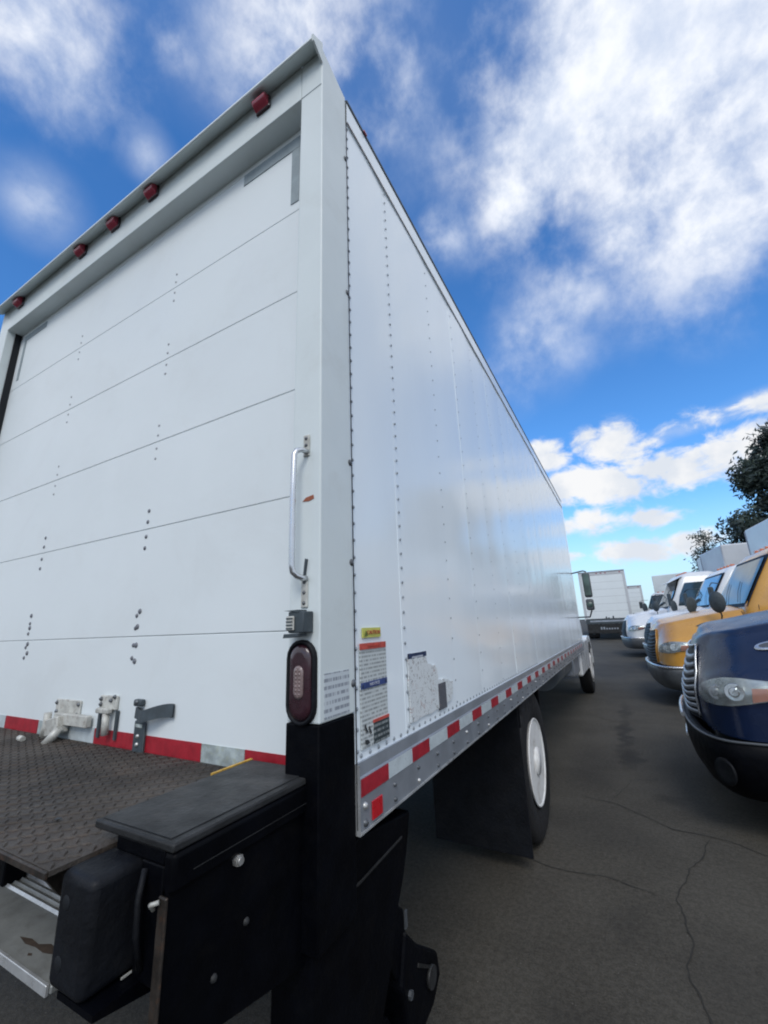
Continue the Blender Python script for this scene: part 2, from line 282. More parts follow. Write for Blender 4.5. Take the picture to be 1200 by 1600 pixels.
# ------------------------------------------------------------------ mesh helpers
class MB:
    def __init__(s): s.bm = bmesh.new()
    def poly(s, pts, smooth=False):
        vs = [s.bm.verts.new(p) for p in pts]; f = s.bm.faces.new(vs); f.smooth = smooth; return s
    def box(s, a, b, bevel=0.0, seg=2, rot=None, piv=None):
        x0, y0, z0 = (min(a[i], b[i]) for i in range(3)); x1, y1, z1 = (max(a[i], b[i]) for i in range(3))
        v = [s.bm.verts.new(p) for p in ((x0, y0, z0), (x1, y0, z0), (x1, y1, z0), (x0, y1, z0), (x0, y0, z1), (x1, y0, z1), (x1, y1, z1), (x0, y1, z1))]
        fs = [s.bm.faces.new([v[i] for i in q]) for q in ((3, 2, 1, 0), (4, 5, 6, 7), (0, 1, 5, 4), (1, 2, 6, 5), (2, 3, 7, 6), (3, 0, 4, 7))]
        if rot is not None:
            c = Vector(piv) if piv is not None else Vector(((x0 + x1) / 2, (y0 + y1) / 2, (z0 + z1) / 2))
            for q in v: q.co = c + rot @ (q.co - c)
        if bevel > 0:
            es = list({e for f in fs for e in f.edges})
            r = bmesh.ops.bevel(s.bm, geom=es, offset=bevel, segments=seg, profile=0.5, affect='EDGES', clamp_overlap=True)
            if seg > 1:
                for f in r['faces']: f.smooth = True
        return s
    def prism(s, pts, axis, a, b, bevel=0.0):
        """polygon pts (2D) extruded along axis from a to b"""
        def mk(p, t):
            if axis == 0: return (t, p[0], p[1])
            if axis == 1: return (p[0], t, p[1])
            return (p[0], p[1], t)
        A = [s.bm.verts.new(mk(p, a)) for p in pts]; B = [s.bm.verts.new(mk(p, b)) for p in pts]
        fs = [s.bm.faces.new(A), s.bm.faces.new(B[::-1])]
        n = len(pts)
        for i in range(n): fs.append(s.bm.faces.new((A[i], B[i], B[(i + 1) % n], A[(i + 1) % n])))
        bmesh.ops.recalc_face_normals(s.bm, faces=fs)
        if bevel:
            es = list({e for f in fs for e in f.edges})
            bmesh.ops.bevel(s.bm, geom=es, offset=bevel, segments=2, profile=0.5, affect='EDGES', clamp_overlap=True)
        return s
    def cyl(s, p, q, r, r2=None, n=16, smooth=True, caps=True):
        p, q = Vector(p), Vector(q); d = (q - p).normalized(); r2 = r if r2 is None else r2
        u = d.orthogonal().normalized(); v = d.cross(u)
        A = []; B = []
        for i in range(n):
            t = 2 * math.pi * i / n; o = u * math.cos(t) + v * math.sin(t)
            A.append(s.bm.verts.new(p + o * r)); B.append(s.bm.verts.new(q + o * r2))
        for i in range(n):
            f = s.bm.faces.new((A[i], A[(i + 1) % n], B[(i + 1) % n], B[i])); f.smooth = smooth
        if caps: s.bm.faces.new(A[::-1]); s.bm.faces.new(B)
        return s
    def tube(s, pts, r, n=10):
        pts = [Vector(p) for p in pts]; prev = None; u = None
        for i, p in enumerate(pts):
            d = (pts[min(i + 1, len(pts) - 1)] - pts[max(i - 1, 0)]).normalized()
            if u is None: u = d.orthogonal().normalized()
            u = (u - d * u.dot(d)).normalized(); v = d.cross(u)
            rr = r[i] if isinstance(r, (list, tuple)) else r
            ring = [s.bm.verts.new(p + (u * math.cos(2 * math.pi * k / n) + v * math.sin(2 * math.pi * k / n)) * rr) for k in range(n)]
            if prev:
                for k in range(n):
                    f = s.bm.faces.new((prev[k], prev[(k + 1) % n], ring[(k + 1) % n], ring[k])); f.smooth = True
            else: s.bm.faces.new(ring[::-1])
            prev = ring
        s.bm.faces.new(prev); return s
    def lathe(s, prof, c, axis=0, n=40, flip=1):
        """prof: list of (r, t) revolved about axis through c; t along the axis"""
        rings = []
        for (r, t) in prof:
            ring = []
            for k in range(n):
                a = 2 * math.pi * k / n; q = [0, 0, 0]
                q[axis] = t * flip; q[(axis + 1) % 3] = r * math.cos(a); q[(axis + 2) % 3] = r * math.sin(a)
                ring.append(s.bm.verts.new((c[0] + q[0], c[1] + q[1], c[2] + q[2])))
            rings.append(ring)
        for A, B in zip(rings, rings[1:]):
            for k in range(n):
                f = s.bm.faces.new((A[k], A[(k + 1) % n], B[(k + 1) % n], B[k])); f.smooth = True
        if prof[0][0] > 1e-4: s.bm.faces.new(rings[0])
        if prof[-1][0] > 1e-4: s.bm.faces.new(rings[-1][::-1])
        return s
    def dome(s, c, r, axis, sign, h=0.6, n=8):
        """rivet head"""
        rings = []
        for (k, t) in ((1.0, 0.0), (0.8, 0.55), (0.35, 0.95)):
            ring = []
            for i in range(n):
                a = 2 * math.pi * i / n; q = [0, 0, 0]
                q[axis] = sign * t * r * h; q[(axis + 1) % 3] = r * k * math.cos(a); q[(axis + 2) % 3] = r * k * math.sin(a)
                ring.append(s.bm.verts.new((c[0] + q[0], c[1] + q[1], c[2] + q[2])))
            rings.append(ring)
        for A, B in zip(rings, rings[1:]):
            for i in range(n):
                f = s.bm.faces.new((A[i], A[(i + 1) % n], B[(i + 1) % n], B[i])); f.smooth = True
        s.bm.faces.new(rings[-1]); return s
    def grid(s, rows, smooth=True, closed=False):
        R = [[s.bm.verts.new(p) for p in row] for row in rows]
        for A, B in zip(R, R[1:]):
            n = len(A)
            for i in range(n if closed else n - 1):
                f = s.bm.faces.new((A[i], A[(i + 1) % n], B[(i + 1) % n], B[i])); f.smooth = smooth
        return R
    def build(s, name, material, parent=None, **kw):
        bmesh.ops.recalc_face_normals(s.bm, faces=s.bm.faces[:])
        me = bpy.data.meshes.new(name); s.bm.to_mesh(me); s.bm.free()
        me.materials.append(MT[material] if isinstance(material, str) else material)
        o = bpy.data.objects.new(name, me); COL.objects.link(o); o.parent = parent
        for k, v in kw.items(): o[k] = v
        return o
def thing(name, label, cat, loc=(0, 0, 0), rz=0.0, group=None):
    o = bpy.data.objects.new(name, None); COL.objects.link(o); o.location = loc; o.rotation_euler = (0, 0, rz)
    o['label'] = label; o['category'] = cat; o.empty_display_size = 0.1
    if group: o['group'] = group
    return o
def copy_tree(o, parent=None):
    c = o.copy(); COL.objects.link(c); c.parent = parent
    for ch in list(o.children): copy_tree(ch, c)
    return c
def text_part(txt, size, loc, rot, material, parent, name='lettering', sx=1.0, ext=0.0006):
    cu = bpy.data.curves.new(name, 'FONT'); cu.body = txt; cu.size = size; cu.extrude = ext; cu.align_x = 'CENTER'; cu.align_y = 'CENTER'; cu.resolution_u = 2
    o = bpy.data.objects.new(name, cu); COL.objects.link(o)
    dg = bpy.context.evaluated_depsgraph_get(); me = bpy.data.meshes.new_from_object(o.evaluated_get(dg))
    bpy.data.objects.remove(o); me.materials.clear(); me.materials.append(MT[material])
    M = Matrix.Translation(loc) @ rot.to_4x4() @ Matrix.Diagonal((sx, 1, 1, 1))
    me.transform(M)
    o = bpy.data.objects.new(name, me); COL.objects.link(o); o.parent = parent
    return o

# ------------------------------------------------------------------ ground: level here, climbing slightly beyond
def gz(y): 
    return 0.0 if y < 6 else (0.018 * (y - 6) ** 2 / 8 if y < 10 else 0.036 + 0.018 * (y - 10))
def build_ground():
    g = MB(); ys = [-60, -10, 0, 6, 7, 8, 9, 10, 14, 20, 30, 45, 70]; xs = [-80, -20, -5, 0, 2, 5, 20, 80]
    rows = [[(x, y, gz(y)) for x in xs] for y in ys]
    for y in (140, 500, 1500): rows.append([(x * (1 if y < 200 else y / 100), y, gz(70) + (y - 70) * 0.0) for x in xs])
    g.grid(rows)
    return g.build('ground', 'asphalt', None, kind='structure')
ground = build_ground()
def crack(pts, w):
    """a dark crack that wanders along a path"""
    mb = MB(); P = [Vector((a, b, 0)) for a, b in pts]; path = []
    for a, b in zip(P, P[1:]):
        n = max(2, int((b - a).length / 0.03))
        for i in range(n): path.append(a.lerp(b, i / n))
    path.append(P[-1]); L = []; Rr = []
    for i, p in enumerate(path):
        d = (path[min(i + 1, len(path) - 1)] - path[max(i - 1, 0)]).normalized(); nrm = Vector((-d.y, d.x, 0))
        j = noise.noise(p * 4.0) * 0.04 + noise.noise(p * 21.0) * 0.008
        ww = w * (0.35 + 0.9 * abs(noise.noise(p * 17.0 + Vector((3, 1, 0))))) * min(1, (i + 1) / 6, (len(path) - i) / 6)
        c = p + nrm * j
        L.append((c.x + nrm.x * ww, c.y + nrm.y * ww, gz(c.y) + 0.004)); Rr.append((c.x - nrm.x * ww, c.y - nrm.y * ww, gz(c.y) + 0.004))
    mb.grid([L, Rr], smooth=False)
    return mb.build('crack', 'crack', ground)
crack([(-.45, 2.5), (.03, 2.27), (.35, 2.30), (.63, 2.21)], 0.006)
crack([(.95, 3.1), (.80, 2.62), (.66, 2.22), (.70, 1.9), (.68, 1.72), (.71, 1.35), (.66, 1.0)], 0.006)
crack([(0.05, 3.55), (.35, 3.45), (.75, 3.15), (1.1, 3.05), (1.5, 2.7)], 0.006)
crack([(-.1, 7.1), (.3, 6.6), (.8, 6.9)], 0.008)
crack([(.35, 3.45), (.5, 4.1), (.85, 4.3)], 0.004)
crack([(-.2, 10.3), (.4, 10.6), (1.0, 10.1)], 0.010)

# ------------------------------------------------------------------ the white box truck in front of the camera
T = thing('box_truck', 'large white box truck seen from its rear corner, with roll-up door and folded black liftgate', 'box truck', (0, 0, 0))
XL = -2.72           # far side of the body
YF = 7.38            # front of the body
ZR = 3.595           # roof
YD = 0.080           # door plane
ZS = 1.075           # sill

# roll-up door: seven panels with recessed seams
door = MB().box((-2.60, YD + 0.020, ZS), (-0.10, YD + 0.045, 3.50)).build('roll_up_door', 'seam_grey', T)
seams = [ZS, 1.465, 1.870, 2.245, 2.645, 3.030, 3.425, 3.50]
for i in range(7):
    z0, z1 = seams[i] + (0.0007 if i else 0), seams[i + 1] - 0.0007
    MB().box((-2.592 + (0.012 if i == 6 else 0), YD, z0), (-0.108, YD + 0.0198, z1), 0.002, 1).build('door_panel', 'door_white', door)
# hinge screws: two columns of screw pairs
scr = MB(); scp = MB()
for ci, cx in enumerate((-0.905, -1.735)):
    for k, z in enumerate(seams[1:6]):
        for dz in (-0.075, -0.030, 0.030, 0.075):
            x = cx + 0.006 * ((k * 3 + ci) % 3 - 1)
            (scr if z < 2.0 else scp).dome((x, YD - 0.0005, z + dz), 0.0085 if z < 2 else 0.0062, 1, -1, 0.5)
for (x, z) in ((-0.893, 1.38), (-0.895, 1.435), (-0.90, 1.50), (-0.895, 1.555), (-1.712, 1.41), (-1.722, 1.45), (-1.73, 1.52), (-1.735, 1.575)):
    scr.dome((x, YD - 0.0005, z), 0.0105, 1, -1, 0.5)
scr.build('hinge_screws', 'screw', door, kind='stuff'); scp.build('pale_hinge_screws', 'screw_pale', door, kind='stuff')
# grey L-shaped seal marks at the top corners
sm = mat('grey_seal_strip', (0.26, 0.31, 0.33), 0.6, var=0.1, vscale=20); MT['seal'] = sm
MB().box((-0.489, YD - 0.003, 3.362), (-0.172, YD - 0.0002, 3.422)).build('seal_strip', 'seal', door)
MB().box((-0.212, YD - 0.003, 3.075), (-0.172, YD - 0.0002, 3.3600)).build('seal_strip', 'seal', door)
MB().box((-2.53, YD - 0.003, 3.385), (-2.24, YD - 0.0002, 3.425)).build('seal_strip', 'seal', door)
MB().box((-2.525, YD - 0.003, 3.09), (-2.498, YD - 0.0002, 3.383)).build('seal_strip', 'seal', door)
# conspicuity tape along the bottom of the door
tz0, tz1 = 1.097, 1.147
for x0, x1, mm, nm in [(-2.58, -2.30, 'red_tape', 'red_tape'), (-2.30, -1.80, 'white_tape', 'white_tape'), (-1.798, -1.503, 'red_tape', 'red_tape'), (-1.502, -1.372, 'worn_tape', 'white_tape'), (-1.371, -1.087, 'white_tape', 'white_tape'), (-1.086, -0.812, 'red_tape', 'red_tape'),
                       (-0.811, -0.782, 'white_tape', 'white_tape'), (-0.781, -0.505, 'red_tape', 'red_tape'), (-0.504, -0.323, 'worn_tape', 'white_tape'), (-0.322, -0.110, 'red_tape', 'red_tape')]:
    MB().box((x0 + .0006, YD - 0.0022, tz0), (x1 - .0006, YD - 0.0003, tz1)).build(nm, mm, door)
MB().box((-2.59, YD - 0.004, ZS), (-0.109, YD - 0.0004, 1.095)).build('bottom_seal', 'gasket', door)

# rear frame
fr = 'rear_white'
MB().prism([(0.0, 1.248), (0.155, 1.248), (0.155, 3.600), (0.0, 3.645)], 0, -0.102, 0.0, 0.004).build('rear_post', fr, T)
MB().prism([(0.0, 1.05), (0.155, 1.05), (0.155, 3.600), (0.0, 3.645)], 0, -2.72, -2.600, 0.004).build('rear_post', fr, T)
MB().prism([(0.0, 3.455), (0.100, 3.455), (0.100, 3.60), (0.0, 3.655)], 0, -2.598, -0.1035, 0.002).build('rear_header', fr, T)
MB().box((-0.1, -0.0012, 3.45), (-0.004, 0.0, 3.4535)).build('weld_seam', 'seal', T)
MB().prism([(-0.0004, 3.635), (-0.055, 3.600), (-0.061, 3.604), (-0.059, 3.618), (-0.0004, 3.668)], 0, -2.73, -0.006, 0.0015).build('rear_visor', fr, T)
MB().prism([(-0.0025, 3.56), (-0.0025, 3.670), (-0.062, 3.620), (-0.057, 3.596)], 0, -0.0055, 0.0025).build('visor_end_plate', fr, T)
MB().box((-2.60, 0.088, 3.44), (-0.105, 0.0995, 3.4545)).build('door_top_seal', 'gasket', T)
MB().box((-2.5995, 0.045, 1.07), (-2.592, 0.079, 3.4545)).build('door_side_seal', 'gasket', T)
MB().box((-0.1085, 0.045, 1.07), (-0.1025, 0.079, 3.4545)).build('door_side_seal', 'gasket', T)
MB().box((0.0002, 0.1555, 0.975), (0.0022, 0.1585, 3.585)).build('post_seam', 'gasket', T)
# black lower corner, sill
MB().box((-0.1035, -0.002, 0.80), (-0.0005, 0.153, 1.2465), 0.004).build('lower_post', 'black', T)
MB().box((-2.60, 0.05, 0.93), (-0.105, 0.16, 1.072), 0.004).build('rear_sill', 'black', T)
MB().box((-2.72, 0.0, 0.70), (-2.602, 0.15, 1.048), 0.004).build('lower_post', 'black', T)
# marker lamps under the visor
def marker_lamp(x, z=3.607, w=0.078):
    h = MB().box((x - w / 2, -0.011, z - 0.032), (x + w / 2, -0.0005, z + 0.032), 0.006).build('marker_lamp', 'red_dark', T)
    lb = MB(); prof = []
    for i in range(7):
        a = math.pi * i / 6; prof.append((-0.011 - 0.030 * math.sin(a) ** 0.7, z - 0.029 + 0.058 * i / 6))
    lb.prism(prof, 0, x - w / 2 + 0.004, x + w / 2 - 0.004, 0.004).build('lens', 'red_lens', h)
for x in (-0.302, -1.045, -1.375, -1.70, -2.45): marker_lamp(x, 3.580 if x > -0.5 else 3.597)
# tail lamp: stadium rim, recess, lens and reversing lamp
def stadium(cx, cz, hw, hh, n=10):
    pts = []
    for i in range(n + 1): a = math.pi * i / n; pts.append((cx + hw * math.cos(a), cz + hh - hw + hw * math.sin(a)))
    for i in range(n + 1): a = math.pi + math.pi * i / n; pts.append((cx + hw * math.cos(a), cz - hh + hw + hw * math.sin(a)))
    return pts
def stadium_loft(cx, cz, specs, name, material, parent):
    b = MB(); rings = []
    for (hw, hh, y) in specs: rings.append([(p[0], y, p[1]) for p in stadium(cx, cz, hw, hh)])
    R = b.grid(rings, closed=True); b.bm.faces.new(R[-1]); return b.build(name, material, parent)
lz = 1.343
tl = stadium_loft(-0.0525, lz, [(0.0455, 0.1, 0.0005), (0.0455, 0.1, -0.010), (0.0415, 0.096, -0.013), (0.036, 0.0905, -0.012), (0.036, 0.0905, -0.004)], 'tail_lamp', 'black_rub', T)
stadium_loft(-0.0525, lz, [(0.0355, 0.0895, -0.0045), (0.0355, 0.0895, -0.009), (0.029, 0.083, -0.015), (0.018, 0.07, -0.0165)], 'lens', 'red_dark', tl)
stadium_loft(-0.0525, lz, [(0.0150, 0.0385, -0.0150), (0.0150, 0.0385, -0.0185), (0.010, 0.033, -0.0205)], 'reverse_lamp', 'pink_lens', tl)
led = MB()
for i in range(-3, 4):
    for j in (-1, 1): led.dome((-0.0525 + j * 0.0052, -0.0202, lz + i * 0.0092), 0.0034, 1, -1, 0.6, 6)
led.build('reverse_diodes', 'pink_lens', tl, kind='stuff')
# cable clip bracket above the lamp
cb = MB().box((-0.070, -0.040, 1.460), (-0.020, -0.0005, 1.512), 0.003).build('cable_bracket', 'strap', T)
for z in (1.452, 1.509): MB().prism([(-0.035, z), (-0.084, z + (0.006 if z > 1.5 else -0.004)), (-0.081, z + 0.006), (-0.035, z + 0.007)], 1, -0.042, -0.010).build('bracket_prong', 'strap', cb)
MB().box((-0.072, -0.046, 1.466), (-0.047, -0.0405, 1.501), 0.002, 1).build('bracket_insert', 'galv', cb)
ins = MB()
for i in range(4): ins.box((-0.070, -0.0478, 1.4695 + i * 0.0080), (-0.050, -0.0462, 1.4730 + i * 0.0080))
ins.build('bracket_ribs', 'strap', cb)
# grab handle
hb = MB(); hb.tube([(-0.044, -0.004, 1.958), (-0.048, -0.025, 1.957), (-0.055, -0.038, 1.952), (-0.0585, -0.044, 1.938), (-0.0595, -0.045, 1.80), (-0.058, -0.045, 1.630), (-0.056, -0.043, 1.612), (-0.050, -0.034, 1.602), (-0.045, -0.020, 1.597), (-0.043, -0.004, 1.597)], 0.0078, 12)
gh = hb.build('grab_handle', 'chrome', T)
for (z0, z1) in ((1.945, 2.012), (1.522, 1.600)):
    MB().box((-0.060, -0.005, z0), (-0.038, -0.0004, z1), 0.002, 1).build('handle_plate', 'galv', gh)
    for z in (z0 + 0.012, z1 - 0.012, (z0 + z1) / 2): MB().dome((-0.049, -0.005, z), 0.0055, 1, -1, 0.8).build('screw', 'bolt', gh)
MB().prism([(-0.052, 1.6), (-0.047, 1.6), (-0.040, 1.648), (-0.046, 1.650)], 1, -0.007, -0.0005).build('rod_clip', 'strap', T)
# rust stain, thin flake standing proud of the paint
MB().prism([(-0.062, 1.812), (-0.050, 1.822), (-0.024, 1.826), (-0.022, 1.815), (-0.040, 1.810)], 1, -0.0015, -0.0002).build('rust_stain', 'rust', T)
# post label with sparse print
MB().box((0.0003, 0.017, 1.256), (0.0015, 0.126, 1.360)).build('paper_label', 'print_sparse', T)

# --------------------------------------------------- side wall
cols = [0.157, 0.474, 0.945] + [1.345 + 0.40 * i for i in range(15)] + [YF - 0.11]
cols = [c for c in cols if c < YF - 0.2] + [YF - 0.10]
for i, (a, b) in enumerate(zip(cols, cols[1:])):
    # each sheet bows a touch between its fixing lines
    w = MB(); rows = []; nz = 14; ny = 8; ph = random.random() * 6
    for k in range(nz + 1):
        z = 1.122 + (3.468 - 1.122) * k / nz; row = []
        for j in range(ny + 1):
            t = j / ny; y = a + (b - a) * t
            bow = 0.0026 * math.sin(math.pi * t) * (0.6 + 0.5 * math.sin(ph + z * 2.1)) + 0.0010 * noise.noise(Vector((i * 3.1, y * 2.2, z * 0.9)))
            row.append((-0.004 + (0.0005 if i % 2 else 0) + bow, y - (0.012 if j == 0 and i else 0), z))
        rows.append(row)
    w.grid(rows)
    # folded edge back at the lap
    e0, e1 = rows[0], rows[-1]
    w.grid([[r[0] for r in rows], [(r[0][0] - 0.012, r[0][1], r[0][2]) for r in rows]])
    w.build('side_panel', 'side_white', T)
MB().box((-0.030, 0.160, 1.0), (-0.019, YF - 0.02, 3.50)).build('wall_core', 'box_dim', T)
rv = MB()
for i, y in enumerate(cols[:-1]):
    y2 = y + 0.006 if i == 0 else y
    dz = 0.052 if i < 2 else 0.086
    if i > 6: dz = 0.15
    z = 1.15
    while z < 3.46:
        rv.dome((-0.0015 + (0.0012 if i % 2 else 0), y2 + 0.004, z), 0.0056 if i < 2 else (0.0044 if i < 4 else 0.0038), 0, 1, 0.55, 8 if i < 4 else 6); z += dz
for y in [0.185 + 0.047 * k for k in range(58)]: rv.dome((-0.002, y, 1.136), 0.0060, 0, 1, 0.55, 7)
for y in [0.20 + 0.075 * k for k in range(90)]: rv.dome((0.002, y, 3.474), 0.0045, 0, 1, 0.55, 6)
rv.build('rivets', 'rivet', T, kind='stuff')
for z in (2.61, 1.965, 1.652, 1.322, 3.25): MB().dome((0.0003, 0.148, z), 0.0105, 0, 1, 0.6, 12).build('post_screw', 'bolt', T)
# top rail, roof and rounded front corner
MB().prism([(-0.03, 3.466), (0.0015, 3.466), (0.003, 3.470), (0.003, 3.575), (-0.002, 3.590), (-0.03, 3.596)], 1, 0.160, YF - 0.14, 0.0).build('top_rail', 'side_white', T)
MB().box((0.0033, 0.162, 3.4665), (0.0050, YF - 0.14, 3.4715)).build('rail_lip', 'rust_rail', T)
MB().prism([(0.0035, 3.5790), (0.0065, 3.5790), (0.0065, 3.5930), (-0.004, 3.6005), (-0.010, 3.5990), (0.0035, 3.5890)], 1, 0.160, YF - 0.14).build('roof_edge_trim', 'strap', T)
MB().box((-2.71, 0.16, 3.560), (-0.032, YF - 0.10, 3.590)).build('roof', 'box_white', T)
MB().box((-2.72, 0.157, 1.0), (-2.69, YF - 0.10, 3.585)).build('far_side_wall', 'box_white', T)
fcn = MB(); prof = [(-0.03, YF - 0.14)] + [(-0.10 + 0.103 * math.cos(a), YF - 0.10 + 0.10 * math.sin(a)) for a in [math.pi / 2 * i / 6 for i in range(7)]] + [(-2.62, YF), (-2.72, YF - 0.1), (-2.69, YF - 0.14)]
pr = [(p[0], p[1]) for p in prof]; pr[0] = (0.003, YF - 0.139)
fcn.prism(pr, 2, 1.03, 3.592, 0.0).build('front_wall', 'side_white', T)
MB().box((0.0068, 0.285, 3.580), (0.014, 0.310, 3.590), 0.002).build('side_marker_lamp', 'red_lens', T)

# bottom rail with step, lip, bolts and tape
MB().prism([(-0.02, 0.972), (0.0085, 0.972), (0.0085, 1.088), (0.006, 1.093), (0.004, 1.124), (-0.02, 1.124)], 1, 0.1585, YF - 0.14).build('bottom_rail', 'rail', T)
MB().prism([(-0.02, 0.9640), (0.0115, 0.9640), (0.0115, 0.9700), (-0.02, 0.9715)], 1, 0.1587, YF - 0.14).build('bottom_lip', 'alum_bright', T)
MB().box((-0.015, 0.1566, 0.962), (0.0095, 0.1583, 1.121)).build('rail_end_cap', 'alum_bright', T)
tcols = [(0.164, 0.311, 'r'), (0.312, 0.470, 'w')]
y = 0.471; k = 0
while y < YF - 0.5:
    tcols.append((y, y + 0.138, 'r')); tcols.append((y + 0.139, y + 0.312, 'w')); y += 0.3145
for a, b, c in tcols:
    MB().box((0.0088, a, 1.046), (0.0102, b, 1.0865)).build('red_tape' if c == 'r' else 'white_tape', 'red_tape' if c == 'r' else 'white_tape', T)
MB().box((0.0090, 0.214, 0.978), (0.0125, 0.268, 1.022), 0.001, 1).build('red_reflector', 'red_tape2', T)
bl = MB(); bz = MB()
for k in range(40):
    yy = 0.182 + 0.165 * k
    if yy > YF - 0.3: break
    for j, z in enumerate((1.019 + 0.003, 0.984)):
        (bl if (k * 2 + j) % 5 else bz).dome((0.0088, yy, z), 0.0075 if k else 0.0095, 0, 1, 0.9, 8)
bl.build('rail_bolts', 'bolt', T, kind='stuff'); bz.build('shiny_rail_bolts', 'zinc', T, kind='stuff')

# --------------------------------------------------- labels on the side
XS = 0.0010
def flat(y0, y1, z0, z1, material, parent, name, x=XS, th=0.0006, sk=0.0):
    b = MB(); b.prism([(y0, z0), (y1, z0), (y1, z1), (y0, z1)], 0, x - 0.003, x + th); return b.build(name, material, parent)
ROTX = Matrix(((0, 0, 1), (1, 0, 0), (0, 1, 0)))     # text lying in the plane x = const, reading along +Y
XS = 0.0028
d1 = flat(0.184, 0.334, 1.150, 1.418, 'print', T, 'warning_decal')
flat(0.200, 0.305, 1.438, 1.466, 'dec_yellow', T, 'caution_decal')
text_part('CAUTION', 0.017, (XS + 0.0010, 0.260, 1.452), ROTX, 'ink_red', T, sx=1.0)
MB().prism([(0.207, 1.443), (0.225, 1.443), (0.216, 1.459)], 0, XS + .0007, XS + .0013).build('warning_triangle', 'ink_green', T)
flat(0.181, 0.330, 1.406, 1.423, 'dec_red', d1, 'red_header', XS + 0.0012)
text_part('WARNING', 0.0125, (XS + 0.0022, 0.256, 1.4145), ROTX, 'dec_red', d1, sx=1.2)
flat(0.184, 0.331, 1.301, 1.317, 'dec_blue', d1, 'blue_header', XS + 0.0012)
text_part('NOTICE', 0.012, (XS + 0.0022, 0.256, 1.309), ROTX, 'ink_pale', d1, sx=1.3)
for yy in (0.191, 0.323): MB().dome((XS + .0018, yy, 1.309), 0.006, 0, 1, 0.2).build('blue_symbol', 'dec_dkblue', d1)
flat(0.247, 0.336, 1.151, 1.205, 'dark_print', d1, 'dark_block', XS + 0.0012); flat(0.245, 0.337, 1.2055, 1.213, 'dec_red', d1, 'red_block_header', XS + 0.0012)
# small pictogram of a climbing figure, reduced to blots as in the photograph
pg = MB()
for (yy, z, r) in ((0.200, 1.205, 0.0050), (0.222, 1.198, 0.0045), (0.203, 1.165, 0.0055), (0.214, 1.162, 0.004)): pg.dome((XS + 0.0012, yy, z), r, 0, 1, 0.15)
pg.prism([(0.198, 1.200), (0.206, 1.188), (0.213, 1.190), (0.203, 1.203)], 0, XS + .0012, XS + .0020)
pg.prism([(0.219, 1.193), (0.228, 1.180), (0.232, 1.183), (0.225, 1.196)], 0, XS + .0012, XS + .0020)
pg.prism([(0.196, 1.172), (0.206, 1.158), (0.222, 1.160), (0.212, 1.170)], 0, XS + .0012, XS + .0020)
pg.build('pictogram', 'ink', d1)
# the second, peeling decal
pe = MB(); rnd = random.Random(3); outline = []
base = [(0.486, 1.356), (0.60, 1.357), (0.64, 1.352), (0.650, 1.325), (0.72, 1.318), (0.735, 1.300), (0.742, 1.262), (0.83, 1.255), (0.90, 1.235), (0.895, 1.190), (0.86, 1.168), (0.70, 1.160), (0.486, 1.158)]
for (a, b) in zip(base, base[1:] + base[:1]):
    for i in range(5):
        t = i / 5; outline.append((a[0] + (b[0] - a[0]) * t + rnd.uniform(-.006, .006), a[1] + (b[1] - a[1]) * t + rnd.uniform(-.004, .004)))
pe.prism(outline, 0, XS - 0.003, XS + 0.0005); d2 = pe.build('peeling_decal', 'peel', T)
flat(0.489, 0.641, 1.358, 1.3735, 'ink_pale', T, 'blue_decal_header', XS + 0.0006)
for a, b in ((0.489, 0.515), (0.612, 0.641)): flat(a, b, 1.3575, 1.374, 'dec_dkblue', d2, 'dark_header_end', XS + 0.0014)
flat(0.515, 0.612, 1.3635, 1.3735, 'dec_dkblue', d2, 'header_bar', XS + 0.0010)
flat(0.738, 0.816, 1.152, 1.246, 'grey_block', d2, 'grey_barcode', XS + 0.0012)

# --------------------------------------------------- latch and straps on the door
LY = YD
lt = MB().box((-1.375, LY - 0.008, 1.175), (-1.195, LY - 0.0005, 1.236), 0.003, 1).build('door_latch', 'galv', T)
MB().box((-1.33, LY - 0.030, 1.150), (-1.10, LY - 0.0085, 1.190), 0.003, 1).build('latch_bar', 'galv', lt)
MB().box((-1.345, LY - 0.050, 1.115), (-1.255, LY - 0.0085, 1.176), 0.004, 1, Matrix.Rotation(rad(-12), 3, 'Y')).build('latch_block', 'galv', lt)
MB().cyl((-1.365, LY - 0.035, 1.19), (-1.36, LY - 0.035, 1.10), 0.013).build('latch_pin', 'galv', lt)
MB().cyl((-1.24, LY - 0.045, 1.145), (-1.27, LY - 0.075, 1.088), 0.014, 0.016).build('latch_handle', 'galv', lt)
for (x, z) in ((-1.365, 1.222), (-1.205, 1.222), (-1.36, 1.19), (-1.34, 1.13), (-1.21, 1.185)): MB().dome((x, LY - 0.0085, z), 0.008, 1, -1, 0.9).build('bolt', 'bolt', lt)
MB().tube([(-1.385, LY - 0.02, 1.175), (-1.40, LY - 0.03, 1.13), (-1.395, LY - 0.035, 1.10)], 0.005, 8).build('latch_wire', 'galv', lt)
MB().cyl((-1.43, LY - 0.09, 1.106), (-1.40, LY - 0.09, 1.104), 0.010).build('fallen_stub', 'galv', lt)
ke = MB().box((-1.060, LY - 0.012, 1.215), (-0.955, LY - 0.0005, 1.262), 0.003, 1).build('latch_keeper', 'galv', T)
MB().box((-1.045, LY - 0.032, 1.205), (-0.970, LY - 0.0125, 1.222), 0.003, 1).build('keeper_lip', 'galv', ke)
MB().cyl((-0.99, LY - 0.022, 1.205), (-0.985, LY - 0.022, 1.135), 0.012).build('keeper_post', 'galv', ke)
for (x, z) in ((-1.048, 1.250), (-1.046, 1.232), (-0.985, 1.247), (-0.964, 1.260)): MB().dome((x, LY - 0.0125, z), 0.0075, 1, -1, 1.2).build('bolt', 'bolt', ke)
